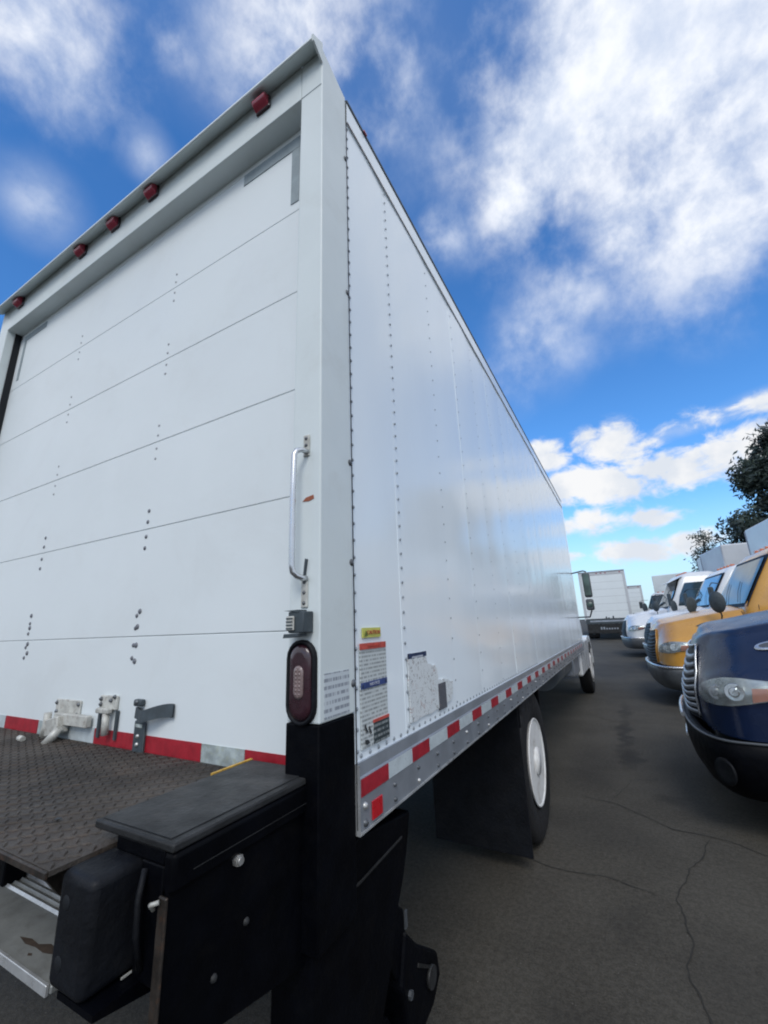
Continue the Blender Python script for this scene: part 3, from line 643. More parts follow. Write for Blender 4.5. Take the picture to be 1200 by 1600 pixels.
MB().box((-1.062, LY - 0.010, 1.12), (-1.048, LY - 0.0024, 1.214)).build('keeper_rod', 'strap', ke)
MB().box((-0.955, LY - 0.010, 1.12), (-0.943, LY - 0.0024, 1.214)).build('keeper_rod', 'strap', ke)
# pull strap curling to the right
st = MB(); up = []; lo_ = []
for i in range(15):
    t = i / 14; x = -0.842 + 0.200 * t; zz = 1.214 + 0.010 * t - 0.007 * math.sin(t * math.pi * 1.9 - .4); yy = LY - 0.008 - 0.030 * math.sin(t * math.pi) ** 2
    up.append((x, yy, zz + 0.016 + 0.006 * t)); lo_.append((x + 0.003, yy - 0.004, zz - 0.018))
st.grid([up, lo_]); st.grid([[(p[0], p[1] + 0.004, p[2]) for p in up], [(p[0], p[1] + 0.004, p[2]) for p in lo_]]); ps = st.build('pull_strap', 'strap', T)
MB().box((-0.842, LY - 0.02, 1.236), (-0.800, LY - 0.0008, 1.258), 0.005).build('strap_clamp', 'strap', ps)
MB().dome((-0.822, LY - 0.020, 1.250), 0.008, 1, -1, .8).build('bolt', 'bolt', ps)
# hanging plate with slot and two bolts
hp = MB().box((-0.832, LY - 0.014, 1.092), (-0.775, LY - 0.0060, 1.192), 0.004).build('hasp_plate', 'strap', T)
MB().box((-0.822, LY - 0.0155, 1.172), (-0.785, LY - 0.0142, 1.182)).build('plate_slot', 'worn_tape', hp)
for z in (1.145, 1.120): MB().dome((-0.806, LY - 0.0142, z), 0.0075, 1, -1, .8).build('bolt', 'zinc', hp)

# --------------------------------------------------- liftgate at the rear
DZ = 1.098
dk = MB().box((-2.55, -0.430, DZ - 0.008), (-0.224, 0.074, DZ)).build('deck_plate', 'tread', T)
lug = MB(); ii = 0
yy = -0.420; row = 0
while yy < 0.066:
    x = -2.50 + (0.014 if row % 2 else 0)
    while x < -0.236:
        a = rad(38 if (row + ii) % 2 else -38); ii += 1
        c, s_ = math.cos(a), math.sin(a); pts = []
        for (u, v) in ((-0.012, 0), (0, -0.0038), (0.012, 0), (0, 0.0038)): pts.append((x + u * c - v * s_, yy + u * s_ + v * c))
        if not (yy > -0.345 and x > -0.290):
            base = [lug.bm.verts.new((p[0], p[1], DZ + 0.0003)) for p in pts]
            top = [lug.bm.verts.new((x + (p[0] - x) * .55, yy + (p[1] - yy) * .55, DZ + 0.0032)) for p in pts]
            for k in range(4): lug.bm.faces.new((base[k], base[(k + 1) % 4], top[(k + 1) % 4], top[k]))
            lug.bm.faces.new(top)
        x += 0.029
    yy += 0.0165; row += 1
lug.build('tread_lugs', 'tread', dk, kind='stuff')
MB().box((-2.55, -0.436, DZ - 0.012), (-0.226, -0.4305, DZ - 0.001), 0.001, 1).build('deck_edge', 'edge_worn', T)
# litter on the deck
def leaf(x, y, s, a, mm, z=DZ + 0.004):
    b = MB(); pts = []
    for k in range(8):
        t = 2 * math.pi * k / 8; r = s * (1 + 0.3 * random.uniform(-1, 1)); u, v = r * math.cos(t), r * 0.35 * math.sin(t)
        pts.append((x + u * math.cos(a) - v * math.sin(a), y + u * math.sin(a) + v * math.cos(a), z + 0.004 * math.sin(t * 1.5)))
    b.poly(pts); return b
for i, (x, y, s, a, mm, lb) in enumerate([(-0.435, -0.330, 0.016, 0.5, 'ink', 'small dark dry leaf lying on the tread deck near its rear edge'), (-0.345, -0.08, 0.010, 0.2, 'dried', 'small brown leaf scrap on the tread deck close to the raised plate')]):
    o = leaf(x, y, s, a, mm).build('dry_leaf', mm, None); o['label'] = lb; o['category'] = 'leaf'
# raised ramp plate on the hinge beam
pl = MB().box((-0.272, -0.340, 1.1185), (-0.038, 0.058, 1.133), 0.004, 3).build('hinge_cover_plate', 'black_plate', T)
MB().box((-0.262, -0.330, 1.1331), (-0.058, 0.046, 1.1348), 0.0012, 1).build('anti_slip_sheet', 'black_plate', pl)
MB().box((-0.2805, -0.07, 1.1135), (-0.2725, 0.060, 1.1345)).build('yellow_edge', 'yellow', pl)
MB().box((-0.064, -0.338, 1.060), (-0.0355, 0.060, 1.1182), 0.008, 3).build('beam', 'black', T)
MB().box((-0.0352, -0.30, 1.082), (-0.0345, 0.02, 1.0835)).build('scraped_ridge', 'black_plate', T)
MB().box((-0.050, 0.0605, 1.085), (-0.038, 0.066, 1.140), 0.001, 1).build('rusty_corner', 'edge_worn', T)
MB().box((-0.26, -0.265, 1.00), (-0.066, 0.04, 1.118), 0.004).build('hinge_block', 'black', T)
MB().box((-0.205, -0.334, 1.0945), (-0.066, -0.2655, 1.1175), 0.003).build('hinge_block', 'black', T)
MB().box((-0.1265, -0.334, 0.93), (-0.066, -0.2755, 1.0940), 0.003).build('hinge_block', 'black', T)
MB().tube([(-0.100, -0.337, 0.95), (-0.098, -0.350, 1.0), (-0.102, -0.350, 1.05), (-0.110, -0.337, 1.085)], 0.0055, 8).build('hydraulic_hose', 'black_rub', T)
sp = MB().prism([(-0.338, 1.082), (-0.334, 0.70), (-0.29, 0.70), (-0.212, 0.817), (-0.12, 0.798), (0.0, 0.775), (0.056, 0.765), (0.056, 1.082)], 0, -0.0545, -0.0445, 0.002).build('side_plate', 'black', T)
MB().box((-0.0600, -0.3445, 0.70), (-0.0400, -0.3385, 1.060), 0.002, 1).build('worn_plate_edge', 'edge_worn', T)
MB().cyl((-0.0445, -0.197, 1.052), (-0.0345, -0.197, 1.052), 0.0100, n=6, smooth=False).build('hex_bolt', 'zinc', sp)
MB().cyl((-0.0345, -0.197, 1.052), (-0.0300, -0.197, 1.052), 0.0065, n=12).build('bolt_tip', 'zinc', sp)
for (yb, zb, r) in ((-0.05, 1.073, .006), (-0.165, 0.94, .007), (-0.235, 0.895, .007)): MB().dome((-0.0443, yb, zb), r, 0, 1, .8).build('plate_bolt', 'black_plate', sp)
MB().tube([(-0.050, -0.349, 1.056), (-0.058, -0.356, 1.054), (-0.067, -0.352, 1.050), (-0.068, -0.345, 1.04)], 0.0035, 8).build('bent_wire', 'galv', T)
# rubber dock bumper
bu = MB().box((-0.226, -0.412, 0.935), (-0.128, -0.275, 1.094), 0.014, 4).build('dock_bumper', 'black_rub', T)
for z in (1.053, 0.973):
    b = MB(); b.lathe([(0.0105, 0.0), (0.0100, -0.0004), (0.0, -0.0003)], (-0.196, -0.4122, z), 1, 20); b.build('bolt_hole_shade', 'gasket', bu)  # flat near-black discs, colour standing in for the shade inside the bolt holes
MB().box((-0.225, -0.274, 0.88), (-0.070, -0.262, 1.095), 0.002, 1).build('bumper_bracket', 'black', T)
MB().prism([(-0.270, 0.90), (-0.405, 0.925), (-0.405, 0.934), (-0.270, 0.934)], 0, -0.20, -0.10, 0.0).build('bumper_shelf', 'black', T)
MB().box((-0.1270, -0.350, 0.9365), (-0.1250, -0.318, 0.9395)).build('paint_nick', 'galv', bu)
# step platform of ribbed aluminium under the deck
sf = MB().box((-2.45, -0.305, 0.806), (-0.41, -0.02, 0.820), 0.002, 1).build('step_platform', 'alum', T)
MB().box((-2.45, -0.312, 0.804), (-0.415, -0.3055, 0.823), 0.001, 1).build('step_lip', 'alum_bright', T)
for k in range(9): MB().prism([(-0.190 + k * 0.0165, 0.8202), (-0.182 + k * 0.0165, 0.8202), (-0.186 + k * 0.0165, 0.8262)], 0, -2.44, -0.42).build('step_rib', 'alum_bright' if k % 3 == 0 else 'alum', sf)
b = MB(); b.poly([(x_, y_, 0.8206) for x_, y_ in [(-.640, -.266), (-.605, -.257), (-.57, -.259), (-.545, -.246), (-.505, -.248), (-.485, -.240), (-.45, -.243), (-.43, -.252), (-.46, -.262), (-.50, -.259), (-.53, -.268), (-.565, -.267), (-.60, -.272)]]); b.poly([(x_, y_, 0.8206) for x_, y_ in [(-.56, -.282), (-.55, -.279), (-.543, -.283), (-.552, -.287)]]); b.build('mud_smear', 'dried', sf)
for x0, x1 in ((-1.30, -0.92), (-2.2, -1.9)): MB().box((x0, -0.20, 0.822), (x1, -0.15, 1.087), 0.003, 1).build('deck_support', 'black', T)
MB().prism([(-0.42, 1.087), (-0.30, 1.087), (-0.16, 1.04), (-0.16, 0.99), (-0.30, 0.985), (-0.37, 1.02)], 0, -0.315, -0.300).build('deck_gusset', 'edge_worn', T)
MB().prism([(-0.42, 1.087), (-0.30, 1.087), (-0.16, 1.04), (-0.16, 0.99), (-0.30, 0.985), (-0.37, 1.02)], 0, -0.76, -0.745).build('deck_gusset', 'edge_worn', T)
MB().box((-2.55, 0.02, 0.72), (-0.17, 0.048, 1.086), 0.002, 1).build('backing_panel', 'black', T)
# liftgate column beside the chassis with ridges and pivot casting
gc = MB().prism([(0.01, 0.948), (0.20, 0.940), (0.50, 0.900), (0.487, 0.861), (0.467, 0.802), (0.439, 0.748), (0.39, 0.679), (0.356, 0.597), (0.295, 0.501), (0.27, 0.30), (0.03, 0.30), (0.01, 0.62)], 0, -0.14, -0.022, 0.006).build('liftgate_column', 'black', T)
for (a, b, c, d) in ((0.040, 0.936, 0.16, 0.931), (0.026, 0.853, 0.20, 0.848), (0.20, 0.848, 0.43, 0.857)):
    MB().prism([(a, b), (c, d), (c, d - 0.006), (a, b - 0.006)], 0, -0.0218, -0.0175, 0.001).build('column_ridge', 'black_plate', gc)
MB().prism([(0.18, 0.52), (0.36, 0.47), (0.45, 0.33), (0.40, 0.20), (0.18, 0.24)], 0, -0.12, -0.045, 0.006).build('lift_arm', 'black', T)
pv = MB().prism([(0.441, 0.616), (0.516, 0.546), (0.652, 0.456), (0.667, 0.39), (0.606, 0.347), (0.512, 0.335), (0.435, 0.385), (0.404, 0.50)], 0, -0.115, -0.022, 0.010).build('pivot_casting', 'black', T)
MB().prism([(0.40, 0.70), (0.455, 0.66), (0.47, 0.55), (0.40, 0.52), (0.34, 0.60)], 0, -0.10, -0.035, 0.006).build('pivot_link', 'black', T)
MB().cyl((-0.022, 0.445, 0.47), (-0.014, 0.445, 0.47), 0.011, n=6, smooth=False).build('pivot_bolt', 'bump_grey', pv)
MB().cyl((-0.022, 0.585, 0.43), (-0.012, 0.585, 0.43), 0.028, n=16).build('pivot_boss', 'black_plate', pv)
MB().prism([(0.505, 0.508), (0.600, 0.448), (0.600, 0.440), (0.500, 0.500)], 0, -0.0218, -0.0178).build('casting_edge', 'black_plate', pv)
MB().box((-0.0345, 0.452, 0.612), (-0.030, 0.466, 0.655)).build('link_plate', 'bump_grey', pv)

# --------------------------------------------------- chassis, axle, wheels
for x in (-0.93, -1.86): MB().box((x, 0.20, 0.74), (x + 0.08, 8.2, 0.97), 0.004, 1).build('chassis_rail', 'black', T)
MB().box((-2.66, 0.17, 1.0), (-0.032, YF - 0.05, 1.06)).build('box_floor', 'black', T)
for k in range(18): MB().box((-2.66, 0.35 + 0.4 * k, 0.93), (-0.035, 0.41 + 0.4 * k, 0.999)).build('floor_crossmember', 'black', T)
MB().box((-0.66, 2.13, 0.09), (-0.03, 2.142, 0.93), 0.003, 1).build('mud_flap', 'black_rub', T)
MB().box((-0.68, 2.145, 0.80), (-0.028, 2.18, 0.93), 0.003, 1).build('mud_flap_bracket', 'black', T)
MB().box((-2.69, 2.13, 0.09), (-2.06, 2.142, 0.93), 0.003, 1).build('mud_flap', 'black_rub', T)
def tyre_prof(R, w, r0):
    h = w / 2
    return [(r0, -h * .78), (r0 + .03, -h * .92), ((R + r0) / 2, -h), (R - .035, -h * .96), (R - .010, -h * .86), (R, -h * .62), (R, 0), (R, h * .62), (R - .010, h * .86), (R - .035, h * .96), ((R + r0) / 2, h), (r0 + .03, h * .92), (r0, h * .78)]
def wheel(parent, c, out, R=0.485, w=0.235, dish=0.10, material='rim', hand_holes=True):
    wh = MB().lathe(tyre_prof(R, w, 0.275), c, 0, 48).build('wheel', 'tyre', parent)
    h = w / 2 * out
    rm = MB(); rm.lathe([(0.281, h * .94), (0.277, h * 1.02), (0.266, h * .97), (0.256, h * .6), (0.248, h * .95 - out * dish * .8), (0.205, h * .95 - out * dish), (0.13, h * .95 - out * dish * 1.02), (0.125, h * .95 - out * dish * .75), (0.095, h * .95 - out * dish * .70), (0.088, h * .95 + out * .012), (0.0, h * .95 + out * .020)], c, 0, 48)
    rm.build('rim', material, wh)
    grooves = MB()
    for t in (-.06, -.02, .02, .06): grooves.lathe([(R + .0008, t - .004), (R + .0008, t + .004)], c, 0, 40)
    grooves.build('tread_groove', 'gasket', wh)
    nb = MB()
    for k in range(8):
        a = 2 * math.pi * k / 8; nb.cyl((c[0] + h * .95 - out * dish * 1.0, c[1] + .165 * math.cos(a), c[2] + .165 * math.sin(a)), (c[0] + h * .95 - out * dish * .75, c[1] + .165 * math.cos(a), c[2] + .165 * math.sin(a)), .014, n=6, smooth=False)
    nb.build('wheel_nuts', 'bolt', wh)
    if dish > 0.03:
        hh_ = MB()
        for k in range(8):
            a = 2 * math.pi * (k + .5) / 8; X_ = c[0] + h * .95 - out * dish * .96; hh_.cyl((X_, c[1] + .207 * math.cos(a), c[2] + .207 * math.sin(a)), (X_ + out * .006, c[1] + .207 * math.cos(a), c[2] + .207 * math.sin(a)), .021, n=12)
        hh_.build('hand_holes', 'gasket', wh)
    return wh
WY = 2.63
wheel(T, (-0.155, WY, 0.487), 1, dish=0.062); wheel(T, (-0.44, WY, 0.487), 1, dish=0.02)
wheel(T, (-2.565, WY, 0.487), -1, dish=0.10); wheel(T, (-2.28, WY, 0.487), -1, dish=0.02)
MB().cyl((-2.3, WY, .487), (-.42, WY, .487), .07).build('rear_axle', 'black', T)
MB().lathe([(0.0, -.16), (.12, -.14), (.18, 0), (.12, .14), (0, .16)], (-1.36, WY, .487), 0, 20).build('differential', 'black', T)
MB().box((-0.72, 3.0, .93), (-.05, 3.05, .40), .003, 1).build('splash_plate', 'black', T)
# side tank and fairing ahead of the axle, cab and front wheel
MB().cyl((-0.26, 4.5, .87), (-0.26, 6.0, .87), .18, n=28).build('fuel_tank', 'grey_skirt', T)
MB().box((-0.55, 6.05, .66), (-0.06, 6.85, .95), .03).build('battery_box', 'rail', T)
MB().box((-0.16, 6.9, .58), (-0.03, 8.55, 1.10), .04, 3).build('cab_skirt', 'cab_white', T)
cabm = MB(); cabm.prism([(7.50, 0.95), (7.50, 2.55), (7.62, 2.72), (8.85, 2.72), (9.05, 2.60), (9.65, 1.66), (11.1, 1.42), (11.3, 1.25), (11.3, .62), (10.6, .62), (10.5, .95)], 0, -2.42, -0.30, 0.04); cabm.build('cab', 'cab_white', T)
MB().prism([(8.35, 1.72), (8.35, 2.45), (8.95, 2.45), (9.35, 1.72)], 0, -0.299, -0.292).build('cab_window', 'glass', T)
fd = MB(); fd.prism([(p_ + 1.0, q_) for p_, q_ in [(7.6, .55), (7.6, 1.05), (7.75, 1.12), (8.1, 1.14), (8.5, 1.12), (8.72, .95), (8.80, .55), (8.70, .55), (8.62, .86), (8.4, 1.0), (8.0, 1.0), (7.8, .85), (7.75, .55)]], 0, -0.62, -0.04, 0.01); fd.build('fender', 'cab_white', T)
wheel(T, (-0.18, 9.2, gz(9.2) + 0.487), 1, dish=-0.02); wheel(T, (-2.55, 9.2, gz(9.2) + 0.487), -1, dish=-0.02)
MB().box((-2.5, 11.2, .35), (-.15, 11.45, .62), .03).build('front_bumper', 'chrome', T)
# kerbside mirror on arms
mr = MB().box((0.185, 6.62, 1.80), (0.300, 6.72, 2.19), .028, 3).build('mirror', 'bump_grey', T)
MB().box((0.198, 6.612, 1.83), (0.287, 6.6195, 2.17), .003, 1).build('mirror_glass', 'glass_l', mr)
MB().box((0.185, 6.62, 1.60), (0.300, 6.72, 1.775), .028, 3).build('convex_mirror', 'bump_grey', mr)
MB().lathe([(.045, 0), (.04, -.006), (0, -.012)], (0.243, 6.618, 1.688), 1, 20).build('convex_mirror_glass', 'glass_l', mr)
MB().tube([(0.25, 6.68, 2.21), (0.20, 6.9, 2.25), (-0.28, 7.6, 2.25)], .012, 8).build('mirror_arm', 'bump_grey', mr)
MB().tube([(0.25, 6.68, 1.59), (0.20, 6.9, 1.50), (-0.28, 7.6, 1.50)], .012, 8).build('mirror_arm', 'bump_grey', mr)

# ------------------------------------------------------------------ conventional cab trucks, nose towards the aisle
LH = 1.34       # hood length
def hood_top(l, s):
    c = 1.275 + 0.285 * min(1, l / LH) ** 0.72 - 0.10 * max(0, 1 - l / 0.22) ** 2
    return c - 0.02 * (s / 0.7) ** 2
def hood_pt(t, a, off=0.0):
    """t 0..1 from bottom edge to shoulder, a -1..1 round the nose"""
    w = 1.15 if t < 0.45 else 1.15 - 0.43 * ((t - 0.45) / 0.55) ** 1.5
    lean = 0.03 + 0.14 * max(0, (t - 0.35) / 0.65) ** 1.6
    D = 0.40
    aa = abs(a); sg = 1 if a >= 0 else -1
    if aa < 0.62:                     # front corner arc
        th = aa / 0.62 * math.pi / 2
        s = w * math.sin(th) ** 0.80 if th > 0 else 0.0
        l = lean + D * (1 - max(0.0, math.cos(th)) ** 0.62)
        if t > .0: l += 0.0
        # grille nose pushed forward in the middle
        l -= 0.055 * max(0, 1 - (s / 0.50) ** 4)
    else:
        q = (aa - 0.62) / 0.38
        s = w + (0.0 if t < 0.45 else (t - 0.45) * 0.30 * q); l = lean + D + (LH - lean - D) * q
    # fender swell over the wheel
    sw = 0.05 * math.exp(-((l - 1.05) / 0.38) ** 2) * math.exp(-((t - 0.55) / 0.22) ** 2)
    s += sw
    ae = (aa - 0.20) / 0.48
    if 0 < ae < 1:
        lim = 0.66 + 0.10 * ae
        kf = max(0.0, min(1.0, (lim - t) / 0.10)); kf = kf * kf * (3 - 2 * kf)
        ef = min(1.0, ae * 4) * min(1.0, (1 - ae) * 3)
        s += 0.028 * kf * ef; l -= 0.030 * kf * ef * max(0, 1 - aa / 0.62)
    zb = 0.65; H = hood_top(max(0, l), min(s, .7))
    z = zb + (H - 0.055 - zb) * t
    if t > 0.82: z += 0.0
    n = Vector((-math.cos(min(aa / .62, 1) * math.pi / 2), math.sin(min(aa / .62, 1) * math.pi / 2), 0.25 * t))
    n.normalize()
    return Vector((l + n.x * off, sg * (s + n.y * off), z + n.z * off))
def conv_truck(name, label, cat, loc, rz, paint, bumper, box=None, visor=False, group=None, detail=True, cab_h=0.0):
    R = thing(name, label, cat, loc, rz, group)
    hd = MB(); nT, nA = 30, 64
    rows = [[hood_pt(i / nT, -1 + 2 * j / nA) for j in range(nA + 1)] for i in range(nT + 1)]
    # shoulder roll: two more rings inwards and upwards, then crown strips
    top = rows[-1]; ring1 = []; ring2 = []
    for p in top:
        ring1.append(Vector((p.x + 0.012, p.y * 0.975, p.z + 0.028))); ring2.append(Vector((p.x + 0.045, p.y * 0.90, p.z + 0.046)))
    rows += [ring1, ring2]
    Rr = hd.grid(rows)
    # open the wheel arch
    kill = [f for f in hd.bm.faces if abs(f.calc_center_median().y) > 0.9 and (Vector((f.calc_center_median().x - 1.05, f.calc_center_median().z - 0.50)).length < 0.56)]
    bmesh.ops.delete(hd.bm, geom=kill, context='FACES')
    half = nA // 2
    mids = []
    prev = None
    for j in range(half + 1):
        A = Rr[-1][half - j]; B = Rr[-1][half + j]
        if j == 0: line = [A] * 7
        else:
            line = [A]
            for k in range(1, 6):
                t = k / 6; p = A.co.lerp(B.co, t); crown = 0.045 * math.sin(math.pi * t) * min(1, j / 5) + 0.025 * math.exp(-((t - .5) / .16) ** 2) * min(1, j / 8)
                line.append(hd.bm.verts.new((p.x, p.y, p.z + crown)))
            line.append(B)
        if prev:
            for k in range(6):
                q = [prev[k], prev[k + 1], line[k + 1], line[k]]; u = []
                for v in q:
                    if v not in u: u.append(v)
                if len(u) >= 3:
                    try: f = hd.bm.faces.new(u); f.smooth = True
                    except ValueError: pass
        prev = line
    hood = hd.build('hood', paint, R)
    # grille: dark backing and chrome slats following the nose
    def patch(t0, t1, a0, a1, off, nt=6, na=8, shape=None):
        b = MB(); rr = []
        for i in range(nt + 1):
            row = []
            for j in range(na + 1):
                t = t0 + (t1 - t0) * i / nt; a = a0 + (a1 - a0) * j / na
                if shape: t, a = shape(i / nt, j / na)
                row.append(hood_pt(t, a, off))
            rr.append(row)
        b.grid(rr); 
        b.grid([rr[0], [p + (hood_pt(t0, 0, 0) - hood_pt(t0, 0, off)) for p in rr[0]]]) if False else None
        return b
    g = patch(0.02, 0.93, -0.155, 0.155, 0.006); gr = g.build('grille', 'gasket', R)
    ns = 9
    for k in range(ns):
        t0 = 0.07 + 0.82 * k / ns
        b = MB(); rr = []
        for (dt, off) in ((0.0, 0.008), (0.004, 0.017), (0.050, 0.020), (0.056, 0.009)):
            rr.append([hood_pt(t0 + dt, -0.150 + 0.30 * j / 12, off) for j in range(13)])
        b.grid(rr); b.build('grille_slat', 'rail' if bumper == 'black' else 'strap', gr)
    b = MB(); pts = []
    for a in (-0.158, 0.158):
        b = MB(); b.tube([hood_pt(0.02 + 0.93 * i / 12, a, 0.012) for i in range(13)], 0.009, 8); b.build('grille_surround', 'chrome' if bumper == 'black' else paint, gr)
    b = MB(); b.tube([hood_pt(0.94, -0.158 + 0.316 * i / 10, 0.012) for i in range(11)], 0.012, 8); b.build('grille_surround', 'chrome' if bumper == 'black' else paint, gr)
    # headlamps
    for sg in (-1, 1):
        def shp(u, v, sg=sg):
            # v along, u up; pointed inner end, rising outer end
            a = 0.250 + 0.410 * v
            mid = 0.455 + 0.015 * v - 0.05 * max(0, v - .7); hh = 0.150 * max(0.04, math.sin(math.pi * min(1, 0.06 + v * 0.86)) ** 0.55) * (1.0 - 0.15 * v)
            return mid + (u - .5) * 2 * hh, sg * a
        lo = patch(0, 0, 0, 0, 0.006, 8, 18, shp).build('headlamp', 'lamp_house', R)
        for v, r in ((0.36, 0.052), (0.62, 0.060)):
            t, a = shp(0.5, v); p = hood_pt(t, a, 0.004); q = hood_pt(t, a, 0.03); ax = (q - p).normalized()
            b = MB(); b.cyl(p, p + ax * 0.012, r, r * 0.9, 20); b.cyl(p + ax * 0.0121, p + ax * 0.020, r * .55, r * .4, 16); b.build('lamp_bowl', 'lamp_bowl', lo)
        def shp2(u, v, sg=sg):
            t, a = shp(u * 0.60 + 0.04, 0.80 + 0.17 * v); return t, a
        patch(0, 0, 0, 0, 0.016, 4, 6, shp2).build('turn_signal', 'orange', lo)
        patch(0, 0, 0, 0, 0.028, 8, 18, shp).build('lamp_glass', 'lens', lo)
    for sg in (-1, 1):
        b = MB(); b.tube([hood_pt(t / 10, sg * 0.985, 0.001) for t in range(1, 11)], 0.006, 6); b.build('hood_seam', 'gasket', hood)
        if detail:
            p = hood_pt(0.55, sg * 0.955, 0.012); MB().box((p.x - .03, p.y - .012, p.z - .05), (p.x + .03, p.y + .012, p.z + .05), .006).build('hood_latch', 'gasket', hood)
    # bumper wrapping round the nose
    def bp_(z, a, off):
        aa = abs(a); sg = 1 if a >= 0 else -1; w = 1.17 - max(0, 0.40 - z) * 0.5
        th = min(1, aa / 0.85) * math.pi / 2
        s = w * math.sin(th) ** 0.8 if th else 0; l = -0.055 + 0.36 * (1 - max(0, math.cos(th)) ** 0.55) + (max(0, .42 - z)) * 0.35
        if aa > 0.85: l += (aa - .85) / .15 * 0.35
        n = Vector((-math.cos(th), math.sin(th), 0)); return Vector((l + n.x * off, sg * (s + n.y * off), z))
    bb = MB(); prof = [(0.635, -0.06), (0.641, -0.01), (0.633, 0.008), (0.54, 0.016), (0.46, 0.014), (0.38, 0.010), (0.30, 0.0), (0.275, -0.02), (0.28, -0.08)]
    bb.grid([[bp_(z, -1 + 2 * j / 40, off) for j in range(41)] for (z, off) in prof]); bmp = bb.build('bumper', bumper, R)
    if bumper == 'black':
        t_ = MB(); t_.tube([bp_(0.637, -1 + 2 * j / 40, 0.010) for j in range(41)], 0.009, 8); t_.build('bumper_trim', 'bump_grey', bmp)
        for (a0, a1, z0, z1) in ((-0.10, 0.30, 0.603, 0.612),):
            b = MB(); b.tube([bp_(0.641, a0 + (a1 - a0) * j / 14, 0.026) for j in range(15)], 0.017, 8); b.build('chrome_strip', 'chrome', bmp)
        b = MB(); b.tube([bp_(0.42, 0.0 + 0.22 * j / 10, 0.018) for j in range(11)], 0.012, 8); b.build('chrome_strip', 'chrome', bmp)
        b = MB(); b.lathe([(0.085, 0.0), (0.080, -0.012), (0.055, -0.006), (0, -0.004)], (0, 0, 0), 0, 20)
        q = bp_(0.44, -0.66, 0.012); 
        for v in b.bm.verts:
            v.co = q + Matrix.Rotation(rad(38), 3, 'Z') @ v.co
        b.build('fog_lamp', 'black_rub', bmp)
    else:
        t_ = MB(); t_.tube([bp_(0.626, -1 + 2 * j / 40, 0.006) for j in range(41)], 0.024, 8); t_.build('bumper_trim', 'chrome', bmp)
    MB().box((0.10, -0.95, 0.45), (0.5, 0.95, 0.66)).build('radiator_support', 'gasket', R)
    MB().box((0.45, -0.55, 0.42), (LH + .2, 0.55, 1.1)).build('engine_bay', 'gasket', R)
    # hood side vent and badge
    for sg in (-1, 1):
        if bumper != 'black' and detail:
            b = MB(); b.grid([[hood_pt(0.86 - 0.045 * math.sin(math.pi * j / 10) * (1 if i else -1), sg * (0.675 + 0.15 * j / 10), 0.012) for j in range(11)] for i in (0, 1)]); b.build('hood_vent', 'strap', hood)
        if bumper != 'black': continue
        b = MB(); c = hood_pt(0.84, sg * 0.622, 0.010); u = (hood_pt(0.84, sg * 0.655, 0.010) - hood_pt(0.84, sg * 0.600, 0.010)).normalized(); v = (hood_pt(0.88, sg * 0.622, 0.010) - c).normalized(); nrm = u.cross(v).normalized()
        if nrm.y * sg < 0: nrm = -nrm
        def ell(rx, ry, h, name, mm, par):
            b = MB(); A = []; B = []
            for k in range(28):
                t = 2 * math.pi * k / 28; A.append(c + u * rx * math.cos(t) + v * ry * math.sin(t)); B.append(c + u * rx * .93 * math.cos(t) + v * ry * .9 * math.sin(t) + nrm * h)
            Q = b.grid([A, B], closed=True); b.bm.faces.new(Q[-1]); return b.build(name, mm, par)
        bd = ell(0.085, 0.043, 0.010, 'badge', 'chrome', hood); ell(0.060, 0.026, 0.0125, 'badge_field', 'bump_grey', bd)
    # cab body
    def cab_sec(l, z, w): return [(l, -w, z), (l, w, z)]
    cb_ = MB(); H = cab_h
    sec = [  # (z, l_front, l_back, half width)
        (0.60, LH + 0.02, 3.02, 1.00), (1.05, LH + 0.00, 3.04, 1.06), (1.45, LH - 0.02, 3.04, 1.07), (1.57, LH + 0.02, 3.03, 1.055), (1.95, LH + 0.24, 3.02, 1.00), (2.38 + H, LH + 0.50, 3.00, 0.93), (2.50 + H, LH + 0.62, 2.95, 0.86), (2.57 + H, LH + 0.84, 2.85, 0.72)]
    rr = []
    for (z, l0, l1, w) in sec:
        row = []
        n = 8; rc = 0.16
        for (cx, cy, a0) in ((l0 + rc, -w + rc, 180), (l1 - rc, -w + rc, 270), (l1 - rc, w - rc, 0), (l0 + rc, w - rc, 90)):
            for k in range(n + 1):
                a = rad(a0 + 90 * k / n); row.append((cx + rc * math.cos(a), cy + rc * math.sin(a), z))
        rr.append(row)
    Q = cb_.grid(rr, closed=True); cb_.bm.faces.new(Q[-1]); cb_.bm.faces.new(Q[0]); cab = cb_.build('cab', paint, R)
    # windscreen, wrapped: points on the cab surface between belt and header
    def scr(z, s, off):
        for (a, b) in zip(sec, sec[1:]):
            if a[0] <= z <= b[0]: break
        f = (z - a[0]) / (b[0] - a[0]); l0 = a[1] + (b[1] - a[1]) * f; w = a[3] + (b[3] - a[3]) * f
        q = s * (w - 0.03); bow = 0.0
        edge = max(0, abs(q) - (w - 0.16)); bow = 0.16 - math.sqrt(max(0, 0.16 ** 2 - edge ** 2))
        return Vector((l0 + bow - off, q, z + off * 0.5))
    z0, z1 = 1.55, 2.37 + H
    def rim_shape(i, j, ni, nj, m_):
        u = i / ni; v = -1 + 2 * j / nj
        return z0 + (z1 - z0) * (m_ + (1 - 2 * m_) * u), v * (0.97 - m_)
    for nm, mm, off, m_ in (('windscreen_seal', 'gasket', 0.010, 0.0), ('windscreen', 'glass_l' if detail else 'glass', 0.016, 0.06)):
        b = MB(); par = cab if nm == 'windscreen_seal' else ws
        b.grid([[scr(*rim_shape(i, j, 8, 16, m_), off) for j in range(17)] for i in range(9)]); ws = b.build(nm, mm, par)
